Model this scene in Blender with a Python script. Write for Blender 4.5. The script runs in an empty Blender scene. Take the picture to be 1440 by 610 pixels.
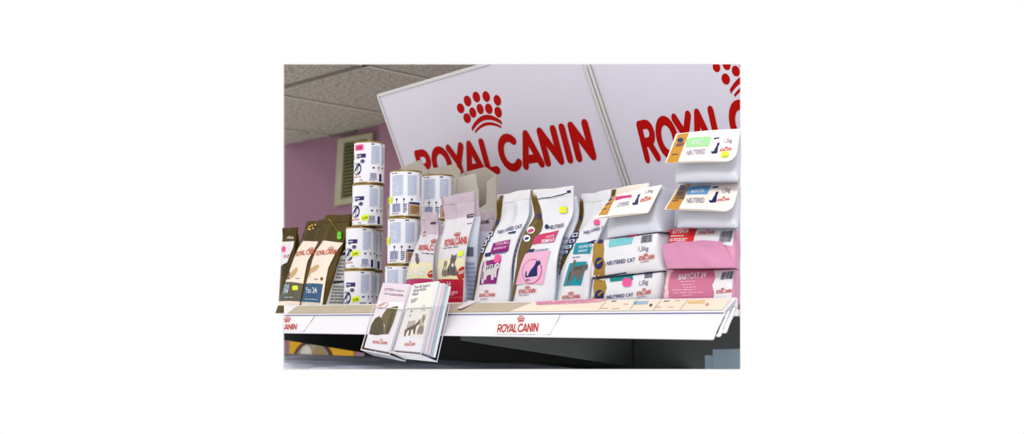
"""Pet-food shelf in a shop, modelled from one photograph (metres, shelf front along X)."""
import bpy, bmesh, math, random
from mathutils import Vector, Matrix, Euler, geometry

# ---- curved printed surfaces -------------------------------------------------
def v_add(a, b): return (a[0]+b[0], a[1]+b[1], a[2]+b[2])
def v_sub(a, b): return (a[0]-b[0], a[1]-b[1], a[2]-b[2])
def v_mul(a, s): return (a[0]*s, a[1]*s, a[2]*s)
def v_lerp(a, b, t): return (a[0]+(b[0]-a[0])*t, a[1]+(b[1]-a[1])*t, a[2]+(b[2]-a[2])*t)
def v_cross(a, b): return (a[1]*b[2]-a[2]*b[1], a[2]*b[0]-a[0]*b[2], a[0]*b[1]-a[1]*b[0])
def v_norm(a):
    l = math.sqrt(a[0]**2+a[1]**2+a[2]**2) or 1.0
    return (a[0]/l, a[1]/l, a[2]/l)
def smooth(a, b, x):
    t = min(1.0, max(0.0, (x-a)/(b-a)))
    return t*t*(3-2*t)
def quad_normal(q):
    return v_norm(v_cross(v_sub(q[1], q[0]), v_sub(q[3], q[0])))
def edges(p, v):
    """left and right edge of the sheet at height v, with the waist drawn in"""
    q = p['q']
    l = v_lerp(q[0], q[3], v); r = v_lerp(q[1], q[2], v)
    pl, pr, pv = p.get('waist', (0, 0, .8))
    g = math.exp(-((v-pv)/.17)**2)
    w = v_sub(r, l)
    sb = p.get('sbend', 0)
    s = v_mul(p['n'], sb*(.75*math.exp(-((v-.42)/.2)**2)-1.15*math.exp(-((v-.80)/.13)**2))) if sb else (0, 0, 0)
    return v_add(v_add(l, v_mul(w, pl*g)), s), v_add(v_sub(r, v_mul(w, pr*g)), s)
def bulge(p, u, v):
    b = p.get('bulge', 0)
    if not b: return 0.0
    uu = min(1.0, max(0.0, u)); vv = min(1.0, max(0.0, v))
    if p['form'] == 'stand':
        g = (1-smooth(.3, .95, vv))*(.75+.25*smooth(0, .25, vv))
        h = (4*uu*(1-uu))**.85
        k = p.get('seed', 0)
        fold = (.16*math.sin(uu*9+vv*6+k)+.11*(1-abs(math.sin(uu*6-vv*11+k*2))**.7)+.10*math.sin(uu*17-vv*4+k*3))*smooth(.35, .72, vv)*(1-smooth(.86, .97, vv))*h
        return b*(g*h+fold)
    if p['form'] == 'pillow':
        return b*(4*vv*(1-vv))**.5*(4*uu*(1-uu))**.35
    return b*math.sin(math.pi*uu)*math.sin(math.pi*(.15+.7*vv))     # 'sheet'
def S(p, u, v, off=0.0):
    l, r = edges(p, v)
    return v_add(v_lerp(l, r, u), v_mul(p['n'], bulge(p, u, v)+off))

# ---- measured layout (metres; printed art in sheet coordinates) ----
L = {
 'bag_young_female_teal': {'q': [(-0.4463,0.028,-0.0195),(-0.359,0.028,-0.0195),(-0.3626,0.1101,0.2256),(-0.4428,0.1101,0.222)],'form': 'stand','bulge': 0.014,'seed': 1,'waist': (0.02,0.02,0.74),'n': (0.0,-0.9468,0.3219),'sbend': 0.011,'art': [('poly','gold',0,[(-0.0065,1.0008),(0.0846,0.9971),(0.1662,0.869),(0.1808,0.7457),(0.3613,0.5077),(0.2008,0.3666),(-0.0482,0.2791),(0.0472,0.0903),(-0.1078,0.0896),(-0.1641,0.2632),(-0.1152,0.386),(-0.0631,0.5567),(-0.1046,0.7619),(-0.0564,0.8805)]),('poly','navy',2,[(0.1265,0.8087),(0.128,0.8038),(0.1243,0.7995),(0.1151,0.7961),(0.1001,0.794),(0.0797,0.7935),(0.0518,0.7952),(0.0252,0.7979),(0.0026,0.8011),(-0.0147,0.8047),(-0.0289,0.8091),(-0.039,0.814),(-0.0443,0.819),(-0.0445,0.8237),(-0.0397,0.8279),(-0.0304,0.8313),(-0.0173,0.8337),(-0.0015,0.835),(0.0173,0.8348),(0.0388,0.833),(0.062,0.8296),(0.085,0.8249),(0.1056,0.8194),(0.12,0.8138)]),('poly','navy',2,[(-0.018,0.6771),(0.3207,0.6627),(0.4493,0.5848),(0.1261,0.5953)]),('poly','navy',2,[(0.0105,0.6047),(0.386,0.5888),(0.4135,0.5407),(0.1003,0.5457)]),('poly','navy',2,[(-0.0346,0.552),(0.3512,0.5381),(0.3946,0.4864),(0.0076,0.4987)]),('poly','navy',2,[(-0.0456,0.497),(0.2593,0.4911),(0.2867,0.4427),(-0.0385,0.4547)]),('poly','white',3,[(0.0697,0.6575),(0.3356,0.6451),(0.3996,0.5986),(0.1523,0.6083)]),('poly','white',3,[(0.0789,0.5905),(0.3646,0.5777),(0.3765,0.5485),(0.1329,0.5534)]),('poly','white',3,[(0.023,0.5404),(0.3229,0.5282),(0.3476,0.4948),(0.0665,0.5025)]),('poly','white',3,[(-0.0162,0.4905),(0.2368,0.4828),(0.2524,0.4526),(-0.0109,0.4617)]),('poly','navy',4,[(0.3293,0.6257),(0.3392,0.6222),(0.3436,0.6189),(0.3423,0.616),(0.3352,0.6138),(0.3226,0.6124),(0.3052,0.6119),(0.2852,0.6123),(0.2639,0.6135),(0.2343,0.6167),(0.2113,0.6197),(0.1928,0.6229),(0.1785,0.6263),(0.1687,0.6298),(0.164,0.6331),(0.1644,0.6362),(0.1699,0.6387),(0.1802,0.6405),(0.1947,0.6414),(0.2129,0.6413),(0.2347,0.6401),(0.2607,0.6375),(0.2932,0.6329),(0.3148,0.6292)]),('poly','navy',4,[(0.3042,0.5675),(0.3113,0.5648),(0.3126,0.5623),(0.308,0.5602),(0.2978,0.5586),(0.283,0.5577),(0.2648,0.5574),(0.2452,0.5577),(0.2257,0.5584),(0.2076,0.5596),(0.1919,0.5612),(0.1794,0.5632),(0.1679,0.5658),(0.1608,0.5686),(0.1591,0.5711),(0.1627,0.5734),(0.1713,0.5752),(0.1848,0.5764),(0.2025,0.5767),(0.2189,0.577),(0.2374,0.5764),(0.2567,0.575),(0.2754,0.5729),(0.2919,0.5703)]),('poly','teal',4,[(0.2637,0.5162),(0.2698,0.5136),(0.2706,0.5112),(0.2658,0.5091),(0.256,0.5075),(0.2421,0.5064),(0.2252,0.5059),(0.2066,0.506),(0.1876,0.5066),(0.1694,0.5079),(0.1529,0.5096),(0.1393,0.5117),(0.1293,0.5141),(0.1239,0.5165),(0.1235,0.5189),(0.1281,0.521),(0.1372,0.5227),(0.1501,0.524),(0.1657,0.5247),(0.1832,0.5248),(0.2018,0.5242),(0.2203,0.5229),(0.2377,0.5211),(0.2526,0.5187)]),('poly','teal',4,[(0.2008,0.469),(0.2059,0.4666),(0.206,0.4643),(0.2009,0.4623),(0.1911,0.4607),(0.1771,0.4596),(0.1598,0.4591),(0.14,0.4594),(0.1189,0.4603),(0.0975,0.462),(0.0769,0.4643),(0.0586,0.4671),(0.0446,0.4701),(0.037,0.4729),(0.0377,0.4751),(0.0464,0.4766),(0.061,0.4775),(0.0793,0.4779),(0.0995,0.4779),(0.1204,0.4775),(0.1409,0.4767),(0.1601,0.4753),(0.1771,0.4735),(0.1909,0.4714)]),('text','navy',2,[(0.5395,0.6255),(1.1666,0.679),(0.4876,0.6547)],'NEUTERED CAT'),('poly','teal',1,[(0.4376,0.5339),(0.9022,0.5475),(0.9173,0.4452),(0.4761,0.4364)]),('text','white',2,[(0.5794,0.481),(1.0796,0.5127),(0.5634,0.5088)],'YOUNG FEMALE'),('text','white',2,[(0.6092,0.4482),(0.8464,0.4597),(0.5985,0.4693)],'WEIGHT'),('poly','navy',2,[(0.7422,0.5358),(0.9341,0.5639),(0.9995,0.5625),(0.9832,0.5364)]),('lines','navy',2,[(0.4879,0.4015),(0.8315,0.4114),(0.4866,0.4106)],1),('poly','teal',1,[(0.4379,0.3598),(0.8908,0.3762),(0.8215,0.1884),(0.3132,0.1841)]),('catwalk','greycat',2,[(0.3891,0.187),(0.8601,0.2198),(0.5046,0.3814)],None),('crown','red',2,[(0.4969,0.1096),(0.6782,0.1151),(0.4919,0.1332)],None),('logo','red',2,[(0.3328,0.0765),(0.8402,0.0885),(0.3284,0.1057)],None)]},
 'bag_female_pink': {'q': [(-0.5572,0.015,-0.0195),(-0.4374,0.015,-0.0195),(-0.4365,0.0806,0.2367),(-0.5579,0.0806,0.2383)],'form': 'stand','bulge': 0.018,'seed': 0,'waist': (0.02,0.0,0.78),'n': (0.0,-0.9691,0.2466),'sbend': 0.012,'art': [('poly','gold',0,[(-0.0154,1.0005),(0.1215,1.0045),(0.177,0.9105),(0.3155,0.7922),(0.4303,0.7123),(0.5281,0.6343),(0.4687,0.5301),(0.3737,0.3912),(0.2994,0.2943),(0.2065,0.201),(0.1229,0.091),(0.1009,0.0623),(-0.0387,0.0622),(0.0227,0.1469),(0.0846,0.2244),(0.1514,0.3512),(0.0925,0.477),(0.0321,0.6517),(0.0679,0.752),(0.0823,0.7988),(0.0487,0.8749)]),('poly','white',2,[(0.3306,0.6601),(0.3473,0.6511),(0.3576,0.6418),(0.3606,0.633),(0.3558,0.6254),(0.3434,0.6195),(0.3239,0.6157),(0.2982,0.6143),(0.2664,0.6157),(0.2284,0.6203),(0.1854,0.6278),(0.1449,0.6371),(0.1082,0.6477),(0.0817,0.6583),(0.0666,0.6684),(0.0608,0.6777),(0.0639,0.6857),(0.0753,0.6919),(0.0955,0.6957),(0.1269,0.6962),(0.1802,0.6912),(0.2396,0.6831),(0.278,0.6762),(0.3077,0.6686)]),('poly','white',2,[(0.3194,0.5828),(0.3364,0.5738),(0.347,0.5649),(0.3503,0.5568),(0.3458,0.5499),(0.334,0.5447),(0.3156,0.5416),(0.2917,0.5409),(0.2633,0.5426),(0.2312,0.5469),(0.1965,0.5535),(0.162,0.5621),(0.132,0.5717),(0.1097,0.5815),(0.0962,0.5909),(0.0917,0.5993),(0.0961,0.6063),(0.109,0.6113),(0.1305,0.6139),(0.1608,0.6137),(0.1979,0.6106),(0.2356,0.6053),(0.2689,0.5988),(0.2968,0.5912)]),('poly','banner',3,[(0.3231,0.6517),(0.3302,0.6473),(0.3323,0.6426),(0.3293,0.6379),(0.3212,0.6336),(0.3082,0.6301),(0.2907,0.6276),(0.2692,0.6264),(0.2442,0.6268),(0.2167,0.6288),(0.1893,0.6322),(0.1655,0.6366),(0.1482,0.6413),(0.1385,0.6461),(0.1311,0.6517),(0.1333,0.6565),(0.145,0.6603),(0.1685,0.6622),(0.1926,0.6636),(0.2214,0.6636),(0.2498,0.6627),(0.2746,0.6611),(0.2952,0.6587),(0.3114,0.6556)]),('poly','navy',3,[(0.294,0.578),(0.2993,0.5748),(0.3007,0.5714),(0.298,0.5682),(0.2914,0.5653),(0.2812,0.563),(0.268,0.5614),(0.2522,0.5608),(0.2348,0.5611),(0.2168,0.5624),(0.1995,0.5646),(0.1843,0.5676),(0.1727,0.5709),(0.1655,0.5745),(0.1635,0.5779),(0.1667,0.5811),(0.1749,0.5837),(0.1877,0.5857),(0.2039,0.5868),(0.222,0.587),(0.2403,0.5865),(0.2576,0.5853),(0.2727,0.5834),(0.285,0.581)]),('poly','navy',2,[(0.3255,0.7823),(0.3298,0.7766),(0.3299,0.7714),(0.3254,0.767),(0.3159,0.764),(0.301,0.7626),(0.2799,0.7633),(0.2519,0.7664),(0.2185,0.7718),(0.1871,0.7782),(0.1638,0.7845),(0.1487,0.7906),(0.1409,0.7963),(0.1396,0.8015),(0.1444,0.806),(0.155,0.8093),(0.1713,0.8112),(0.1929,0.8115),(0.2186,0.8099),(0.2452,0.807),(0.2692,0.8032),(0.2893,0.7987),(0.3053,0.7936),(0.3173,0.7881)]),('lines','navy',2,[(0.2069,0.7523),(0.367,0.7523),(0.1731,0.7694)],1),('poly','banner',1,[(0.4698,0.5795),(0.8688,0.6419),(0.8844,0.5354),(0.4752,0.508)]),('text','white',2,[(0.6969,0.5634),(0.8332,0.5864),(0.6907,0.5823)],'YOUNG'),('text','white',2,[(0.6625,0.5172),(0.8805,0.5446),(0.6444,0.5483)],'FEMALE'),('poly','navy',1,[(0.6354,0.6724),(0.6429,0.6663),(0.6472,0.6607),(0.6484,0.6559),(0.6462,0.6521),(0.641,0.6497),(0.6328,0.6488),(0.6222,0.6495),(0.6095,0.6518),(0.5953,0.6556),(0.5801,0.6608),(0.5648,0.6669),(0.5508,0.6736),(0.5394,0.6803),(0.5322,0.6864),(0.5298,0.6915),(0.5324,0.6952),(0.5398,0.6973),(0.5512,0.6977),(0.5656,0.6963),(0.5814,0.6935),(0.5974,0.6893),(0.6122,0.6842),(0.625,0.6784)]),('text','ink',2,[(0.6694,0.6475),(0.9496,0.6738),(0.6225,0.6809)],'NEUTERED'),('poly','navy',1,[(0.4313,0.4683),(0.5659,0.4697),(0.5554,0.4452),(0.4251,0.4453)]),('lines','lavtext',2,[(0.5923,0.4449),(0.8423,0.4622),(0.5894,0.4624)],2),('poly','pinkpanel',1,[(0.3671,0.435),(0.8788,0.4563),(0.8194,0.1931),(0.1712,0.1963)]),('poly','pinkring',2,[(0.7792,0.2729),(0.7632,0.249),(0.7358,0.2278),(0.6979,0.2108),(0.6514,0.1993),(0.5987,0.194),(0.5432,0.1955),(0.4883,0.2036),(0.4383,0.2179),(0.3971,0.2373),(0.3684,0.2604),(0.3565,0.2853),(0.3627,0.3101),(0.3847,0.3335),(0.4199,0.3539),(0.4651,0.37),(0.5175,0.3807),(0.573,0.3854),(0.6276,0.3837),(0.678,0.3758),(0.721,0.3622),(0.7541,0.3438),(0.7752,0.3218),(0.7834,0.2977)]),('poly','pinkpanel',3,[(0.7679,0.2738),(0.7527,0.2511),(0.7267,0.231),(0.6909,0.2148),(0.6472,0.2038),(0.5978,0.1987),(0.5459,0.2001),(0.4949,0.2077),(0.4486,0.2212),(0.4106,0.2395),(0.3844,0.2613),(0.3737,0.2848),(0.3797,0.3084),(0.4003,0.3306),(0.433,0.3501),(0.4751,0.3655),(0.5238,0.3758),(0.5755,0.3803),(0.6265,0.3789),(0.6736,0.3714),(0.7139,0.3586),(0.7448,0.3411),(0.7645,0.3203),(0.7721,0.2973)]),('catsit','navy',4,[(0.4282,0.2387),(0.7097,0.2541),(0.4851,0.3629)],None),('text','navy',4,[(0.464,0.2157),(0.57,0.218),(0.4664,0.23)],'Slim'),('crown','red',2,[(0.4379,0.1555),(0.5696,0.1592),(0.4393,0.1778)],None),('logo','red',2,[(0.2753,0.1208),(0.6807,0.1266),(0.2912,0.1541)],None),('lines','lavtext',2,[(0.2983,0.1056),(0.6629,0.1089),(0.3014,0.1152)],1),('poly','navy',1,[(0.1788,0.9284),(0.4634,0.9341),(0.7643,0.9466),(0.9559,0.9633),(0.9611,0.9582),(0.7738,0.9399),(0.4619,0.9279),(0.1785,0.9235)]),('poly','navy',2,[(0.8593,0.9697),(0.955,0.9715),(0.9567,0.9519),(0.8847,0.951)])]},
 'bag_young_male_purple': {'q': [(-0.6756,0.015,-0.0195),(-0.5655,0.015,-0.0195),(-0.5715,0.0905,0.2434),(-0.6698,0.0905,0.2377)],'form': 'stand','bulge': 0.016,'seed': 2,'waist': (0.03,0.0,0.76),'n': (0.0,-0.9595,0.2817),'sbend': 0.012,'art': [('poly','gold',0,[(0.011,0.9969),(0.2007,0.9941),(0.1708,0.9203),(0.1329,0.8372),(0.1402,0.7495),(0.1829,0.6487),(0.2153,0.5066),(0.2014,0.4157),(0.1476,0.3321),(0.1409,0.2312),(0.1007,0.1494),(0.0607,0.0662),(-0.0585,0.0675),(-0.0701,0.1755),(-0.0509,0.3123),(-0.018,0.4344),(-0.0674,0.5874),(-0.1148,0.7349),(-0.1069,0.8314),(-0.03,0.9293)]),('poly','navy',2,[(0.1143,0.7726),(0.1265,0.7647),(0.1318,0.7577),(0.1274,0.7524),(0.1122,0.7494),(0.0887,0.7487),(0.06,0.7499),(0.0275,0.7533),(-0.0067,0.7585),(-0.0315,0.7638),(-0.0534,0.7702),(-0.0707,0.7772),(-0.0818,0.7842),(-0.086,0.7909),(-0.0833,0.7968),(-0.0743,0.8014),(-0.0598,0.8046),(-0.0413,0.8062),(-0.0202,0.8061),(0.0032,0.8042),(0.0312,0.7998),(0.056,0.7944),(0.0781,0.7879),(0.0977,0.7805)]),('poly','navy',2,[(-0.1811,0.6908),(0.1779,0.6789),(0.2925,0.6151),(-0.11,0.6352)]),('poly','white',3,[(-0.0631,0.6856),(0.168,0.6756),(0.263,0.6229),(-0.0166,0.6417)]),('poly','navy',4,[(0.1462,0.6583),(0.1628,0.6538),(0.1722,0.6498),(0.1731,0.6468),(0.1653,0.6449),(0.1496,0.6442),(0.1283,0.6446),(0.1048,0.6457),(0.0814,0.6474),(0.059,0.6496),(0.0378,0.6525),(0.0174,0.656),(-0.0027,0.6603),(-0.0099,0.6634),(-0.0138,0.6665),(-0.0141,0.6695),(-0.0108,0.6721),(-0.0041,0.6742),(0.0129,0.6745),(0.0352,0.6735),(0.0576,0.672),(0.0794,0.6698),(0.1021,0.6667),(0.1249,0.6628)]),('poly','navy',2,[(-0.1859,0.6404),(0.1688,0.6294),(0.2691,0.5681),(-0.1333,0.5879)]),('poly','white',3,[(-0.0714,0.6357),(0.1548,0.6268),(0.2344,0.5766),(-0.0393,0.5943)]),('poly','navy',4,[(0.1192,0.6116),(0.133,0.6075),(0.1398,0.604),(0.1385,0.6013),(0.1292,0.5996),(0.1136,0.5989),(0.0938,0.599),(0.0722,0.5998),(0.0499,0.6013),(0.0273,0.6036),(0.0021,0.607),(-0.0107,0.6094),(-0.0196,0.612),(-0.0257,0.6148),(-0.0285,0.6178),(-0.0279,0.6206),(-0.0239,0.6231),(-0.0166,0.6251),(-0.0067,0.6264),(0.0129,0.6259),(0.036,0.6243),(0.0582,0.6221),(0.0799,0.6192),(0.1008,0.6156)]),('poly','navy',2,[(-0.1854,0.5917),(0.171,0.5807),(0.2482,0.523),(-0.1484,0.5415)]),('poly','white',3,[(-0.0743,0.5877),(0.1546,0.5784),(0.2111,0.5318),(-0.0541,0.5479)]),('poly','navy',4,[(0.109,0.5647),(0.121,0.561),(0.126,0.5577),(0.1233,0.5552),(0.1134,0.5536),(0.0975,0.5529),(0.0775,0.553),(0.0551,0.5539),(0.0309,0.5557),(0.0024,0.5588),(-0.0118,0.5606),(-0.0222,0.5626),(-0.0303,0.5651),(-0.0355,0.5678),(-0.0375,0.5706),(-0.0361,0.5733),(-0.0314,0.5757),(-0.0237,0.5776),(-0.0135,0.579),(-0.0015,0.5796),(0.0258,0.5774),(0.0493,0.575),(0.0714,0.5721),(0.0918,0.5685)]),('poly','navy',2,[(-0.1763,0.5289),(0.1952,0.516),(0.2319,0.4644),(-0.1545,0.4806)]),('poly','white',3,[(-0.0685,0.5254),(0.1792,0.5136),(0.2032,0.4719),(-0.0598,0.4872)]),('poly','navy',4,[(0.126,0.5009),(0.1362,0.4975),(0.1392,0.4945),(0.1351,0.4922),(0.1241,0.4907),(0.1071,0.4902),(0.0851,0.4906),(0.0595,0.4919),(0.0308,0.4943),(-0.0032,0.4981),(-0.0147,0.4995),(-0.0244,0.5014),(-0.0317,0.5038),(-0.0361,0.5064),(-0.0373,0.5091),(-0.0351,0.5117),(-0.0298,0.514),(-0.0217,0.5159),(-0.0113,0.5172),(0.0051,0.5172),(0.0368,0.5144),(0.0634,0.5116),(0.088,0.5083),(0.1095,0.5046)]),('text','navy',2,[(0.3872,0.6392),(0.9961,0.6799),(0.3268,0.6741)],'NEUTERED CAT'),('poly','navy',1,[(0.6909,0.6397),(0.8797,0.6508),(0.8885,0.6304),(0.6981,0.6275)]),('poly','purple',1,[(0.4165,0.5437),(0.8474,0.5705),(0.8926,0.4691),(0.4648,0.4464)]),('text','pinktext',2,[(0.5252,0.5126),(0.8586,0.5325),(0.4947,0.5434)],'YOUNG MALE'),('lines','pinktext',2,[(0.5303,0.4741),(0.8544,0.4939),(0.5104,0.4976)],2),('poly','navy',1,[(0.2887,0.4574),(0.4858,0.4605),(0.4857,0.4274),(0.3099,0.4273)]),('lines','navy',1,[(0.5407,0.4332),(0.8738,0.4509),(0.5353,0.4497)],2),('poly','purple',1,[(0.3025,0.3833),(0.7825,0.4004),(0.7333,0.2046),(0.2647,0.2029)]),('catwalk','palecat',2,[(0.3108,0.2027),(0.8036,0.2352),(0.2688,0.3938)],None),('crown','red',2,[(0.4533,0.1316),(0.5739,0.1355),(0.4516,0.1529)],None),('logo','red',2,[(0.3024,0.1001),(0.738,0.1041),(0.3089,0.1283)],None),('lines','lavtext',2,[(0.3558,0.0788),(0.7063,0.084),(0.3571,0.0888)],1)]},
 'bag_persian_red': {'q': [(-0.777,0.015,-0.0195),(-0.6981,0.015,-0.0195),(-0.684,0.0332,0.2434),(-0.7915,0.0332,0.238)],'form': 'stand','bulge': 0.016,'seed': 3,'waist': (0.03,0.02,0.72),'n': (0.0,-0.9975,0.0705),'sbend': 0.008,'art': [('crown','red',2,[(0.5569,0.6266),(0.8316,0.6271),(0.4892,0.6682)],None),('logo','red',2,[(0.3175,0.5499),(1.0878,0.5597),(0.2571,0.6148)],None),('lines','ink',2,[(0.2845,0.5308),(1.0589,0.5358),(0.2728,0.5399)],1),('poly','paleyel',1,[(0.1257,0.4396),(0.9997,0.439),(0.9979,0.2591),(-0.012,0.2693)]),('catsitfront','greycat',2,[(0.5444,0.2964),(0.8781,0.2942),(0.4997,0.4773)],None),('catsitfront','greycat2',2,[(0.3444,0.2931),(0.5833,0.2891),(0.3364,0.4321)],None),('poly','redseal',2,[(1.0697,0.3013),(1.0437,0.2886),(1.0083,0.2777),(0.9845,0.2686),(0.9603,0.2626),(0.9339,0.2602),(0.9077,0.2615),(0.884,0.2665),(0.8649,0.2749),(0.8522,0.2859),(0.8471,0.2989),(0.8498,0.313),(0.8599,0.3272),(0.8763,0.3405),(0.8977,0.352),(0.9224,0.361),(0.9483,0.3669),(0.9735,0.3692),(0.9955,0.368),(1.0273,0.3625),(1.0577,0.3535),(1.0783,0.3421),(1.0875,0.329),(1.0846,0.3151)]),('lines','white',3,[(0.8854,0.3009),(1.0186,0.3176),(0.8911,0.3304)],3),('poly','redband',2,[(-0.0362,0.2739),(0.9895,0.2616),(0.9911,0.069),(-0.0144,0.0657)]),('text','pinktext',3,[(0.5381,0.2122),(0.6891,0.2152),(0.5477,0.246)],'36'),('lines','pinktext',3,[(0.5191,0.1745),(0.7056,0.1761),(0.5218,0.188)],1),('lines','pinktext',3,[(0.4967,0.1273),(0.8629,0.1334),(0.5109,0.1651)],3),('poly','redline',3,[(-0.0349,0.1136),(0.9955,0.12),(0.9966,0.1119),(-0.0351,0.1038)]),('poly','dkgrey',2,[(0.8102,0.8156),(1.0878,0.8189),(1.0897,0.7917),(0.8193,0.7871)]),('lines','pinktext',3,[(0.8577,0.7971),(1.0531,0.8),(0.8514,0.8085)],1),('lines','ink',2,[(0.8804,0.7309),(1.0931,0.7388),(0.8734,0.7396)],1)]},
 'bag_kitten_magenta': {'q': [(-0.8991,0.012,-0.0195),(-0.7879,0.012,-0.0195),(-0.8206,0.045,0.207),(-0.878,0.045,0.2111)],'form': 'stand','bulge': 0.014,'seed': 4,'waist': (0.05,0.03,0.7),'n': (0.0,-0.9899,0.1417),'sbend': 0.008,'art': [('crown','red',2,[(0.7972,0.6763),(1.0448,0.6894),(0.7441,0.7291)],None),('logo','red',2,[(0.3686,0.607),(1.3932,0.6141),(0.2785,0.6674)],None),('lines','ink',2,[(0.5948,0.5721),(1.4344,0.5589),(0.5933,0.5842)],1),('poly','paleyel',1,[(0.0783,0.4787),(1.2047,0.4842),(1.158,0.3215),(-0.0493,0.3166)]),('poly','whitecat',2,[(0.6516,0.3956),(0.6513,0.3863),(0.6442,0.3776),(0.6308,0.3701),(0.612,0.3644),(0.5889,0.3608),(0.5627,0.3596),(0.535,0.3609),(0.5075,0.3646),(0.4817,0.3704),(0.4596,0.378),(0.4428,0.3868),(0.4327,0.3963),(0.4301,0.4057),(0.4356,0.4144),(0.4492,0.4218),(0.4703,0.4274),(0.4977,0.4308),(0.5278,0.4319),(0.5585,0.4305),(0.5873,0.4268),(0.6121,0.421),(0.6316,0.4136),(0.645,0.4049)]),('poly','whitecat',2,[(0.8451,0.4225),(0.8447,0.414),(0.8398,0.406),(0.831,0.3991),(0.8188,0.3937),(0.804,0.3902),(0.7876,0.3888),(0.7705,0.3896),(0.7538,0.3927),(0.7385,0.3977),(0.7256,0.4044),(0.7161,0.4122),(0.7108,0.4207),(0.71,0.4292),(0.7139,0.4372),(0.7224,0.4442),(0.7349,0.4496),(0.7506,0.4531),(0.7682,0.4545),(0.7866,0.4536),(0.8043,0.4505),(0.82,0.4455),(0.8325,0.4388),(0.841,0.431)]),('poly','whitecat',2,[(0.4399,0.3717),(0.4397,0.3641),(0.4318,0.3571),(0.4166,0.3513),(0.3951,0.3469),(0.3682,0.3444),(0.3371,0.3439),(0.3034,0.3455),(0.2689,0.3491),(0.2356,0.3545),(0.2061,0.3613),(0.1833,0.369),(0.1701,0.3769),(0.1687,0.3845),(0.1797,0.3913),(0.2014,0.3967),(0.2309,0.4006),(0.2646,0.4028),(0.2997,0.4031),(0.3343,0.4015),(0.3665,0.398),(0.3946,0.393),(0.4171,0.3866),(0.4323,0.3793)]),('poly','whitecat',2,[(0.7906,0.3645),(0.788,0.3586),(0.7793,0.353),(0.7651,0.3481),(0.7461,0.3443),(0.7235,0.3418),(0.6985,0.3408),(0.6727,0.3413),(0.6478,0.3434),(0.6255,0.3469),(0.6076,0.3516),(0.5955,0.357),(0.5903,0.3628),(0.5925,0.3687),(0.6021,0.3742),(0.6182,0.379),(0.6396,0.3827),(0.6645,0.3851),(0.691,0.386),(0.7172,0.3855),(0.7412,0.3835),(0.7616,0.3801),(0.7771,0.3756),(0.787,0.3703)]),('poly','greycat',2,[(0.5398,0.5073),(0.5631,0.4956),(0.5766,0.4846),(0.5819,0.4751),(0.5788,0.4677),(0.5698,0.4628),(0.5556,0.4607),(0.5349,0.4616),(0.5093,0.4656),(0.4796,0.4723),(0.4476,0.4812),(0.4166,0.4919),(0.3893,0.5034),(0.3672,0.5149),(0.3514,0.5259),(0.3422,0.5355),(0.3402,0.5431),(0.3452,0.5482),(0.357,0.5506),(0.3751,0.5499),(0.3991,0.5462),(0.4293,0.5396),(0.4661,0.5304),(0.5058,0.5193)]),('poly','greycat',2,[(0.4036,0.5645),(0.4108,0.5604),(0.4137,0.5564),(0.4119,0.5528),(0.4056,0.5498),(0.3955,0.5476),(0.3826,0.5464),(0.3678,0.5462),(0.3522,0.547),(0.3366,0.5488),(0.3219,0.5515),(0.309,0.5549),(0.2989,0.5587),(0.2924,0.5627),(0.2902,0.5667),(0.2923,0.5703),(0.2986,0.5733),(0.3084,0.5755),(0.3209,0.5768),(0.335,0.577),(0.3501,0.5763),(0.3653,0.5745),(0.3799,0.5718),(0.393,0.5684)]),('poly','redseal',2,[(1.1454,0.3903),(1.1529,0.3812),(1.1482,0.3714),(1.1317,0.3616),(1.1048,0.3524),(1.0695,0.3445),(1.0282,0.3383),(0.9923,0.3338),(0.9675,0.331),(0.9423,0.331),(0.9194,0.3336),(0.9006,0.3388),(0.8878,0.346),(0.8821,0.3549),(0.884,0.3647),(0.8936,0.3749),(0.9099,0.3848),(0.9317,0.3936),(0.9569,0.4009),(0.983,0.4062),(1.0129,0.4088),(1.0572,0.4077),(1.0958,0.404),(1.1259,0.3981)]),('lines','white',3,[(0.9164,0.3592),(1.0888,0.3879),(0.9243,0.3788)],2),('poly','magband',2,[(-0.095,0.3072),(1.1798,0.3166),(1.1538,0.234),(-0.1444,0.2242)]),('lines','ink',2,[(0.192,0.7985),(0.4213,0.8049),(0.1891,0.8152)],1),('lines','red',2,[(0.2043,0.7587),(0.4108,0.7639),(0.1822,0.7763)],2),('poly','dkgrey',2,[(0.6439,0.9045),(0.9129,0.9104),(0.8792,0.8901),(0.6486,0.8813)])]},
 'bag_lavender_behind': {'q': [(-0.778,0.1,-0.0195),(-0.7129,0.1,-0.0195),(-0.7213,0.13,0.2093),(-0.7754,0.13,0.2099)],'form': 'stand','bulge': 0.01,'seed': 5,'n': (0.0,-0.9916,0.1297),'art': [('poly','dkgrey',2,[(0.2815,0.908),(0.7573,0.914),(0.7633,0.8862),(0.2874,0.8813)]),('lines','pinktext',3,[(0.3643,0.8864),(0.692,0.8937),(0.3529,0.8968)],1)]},
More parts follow.
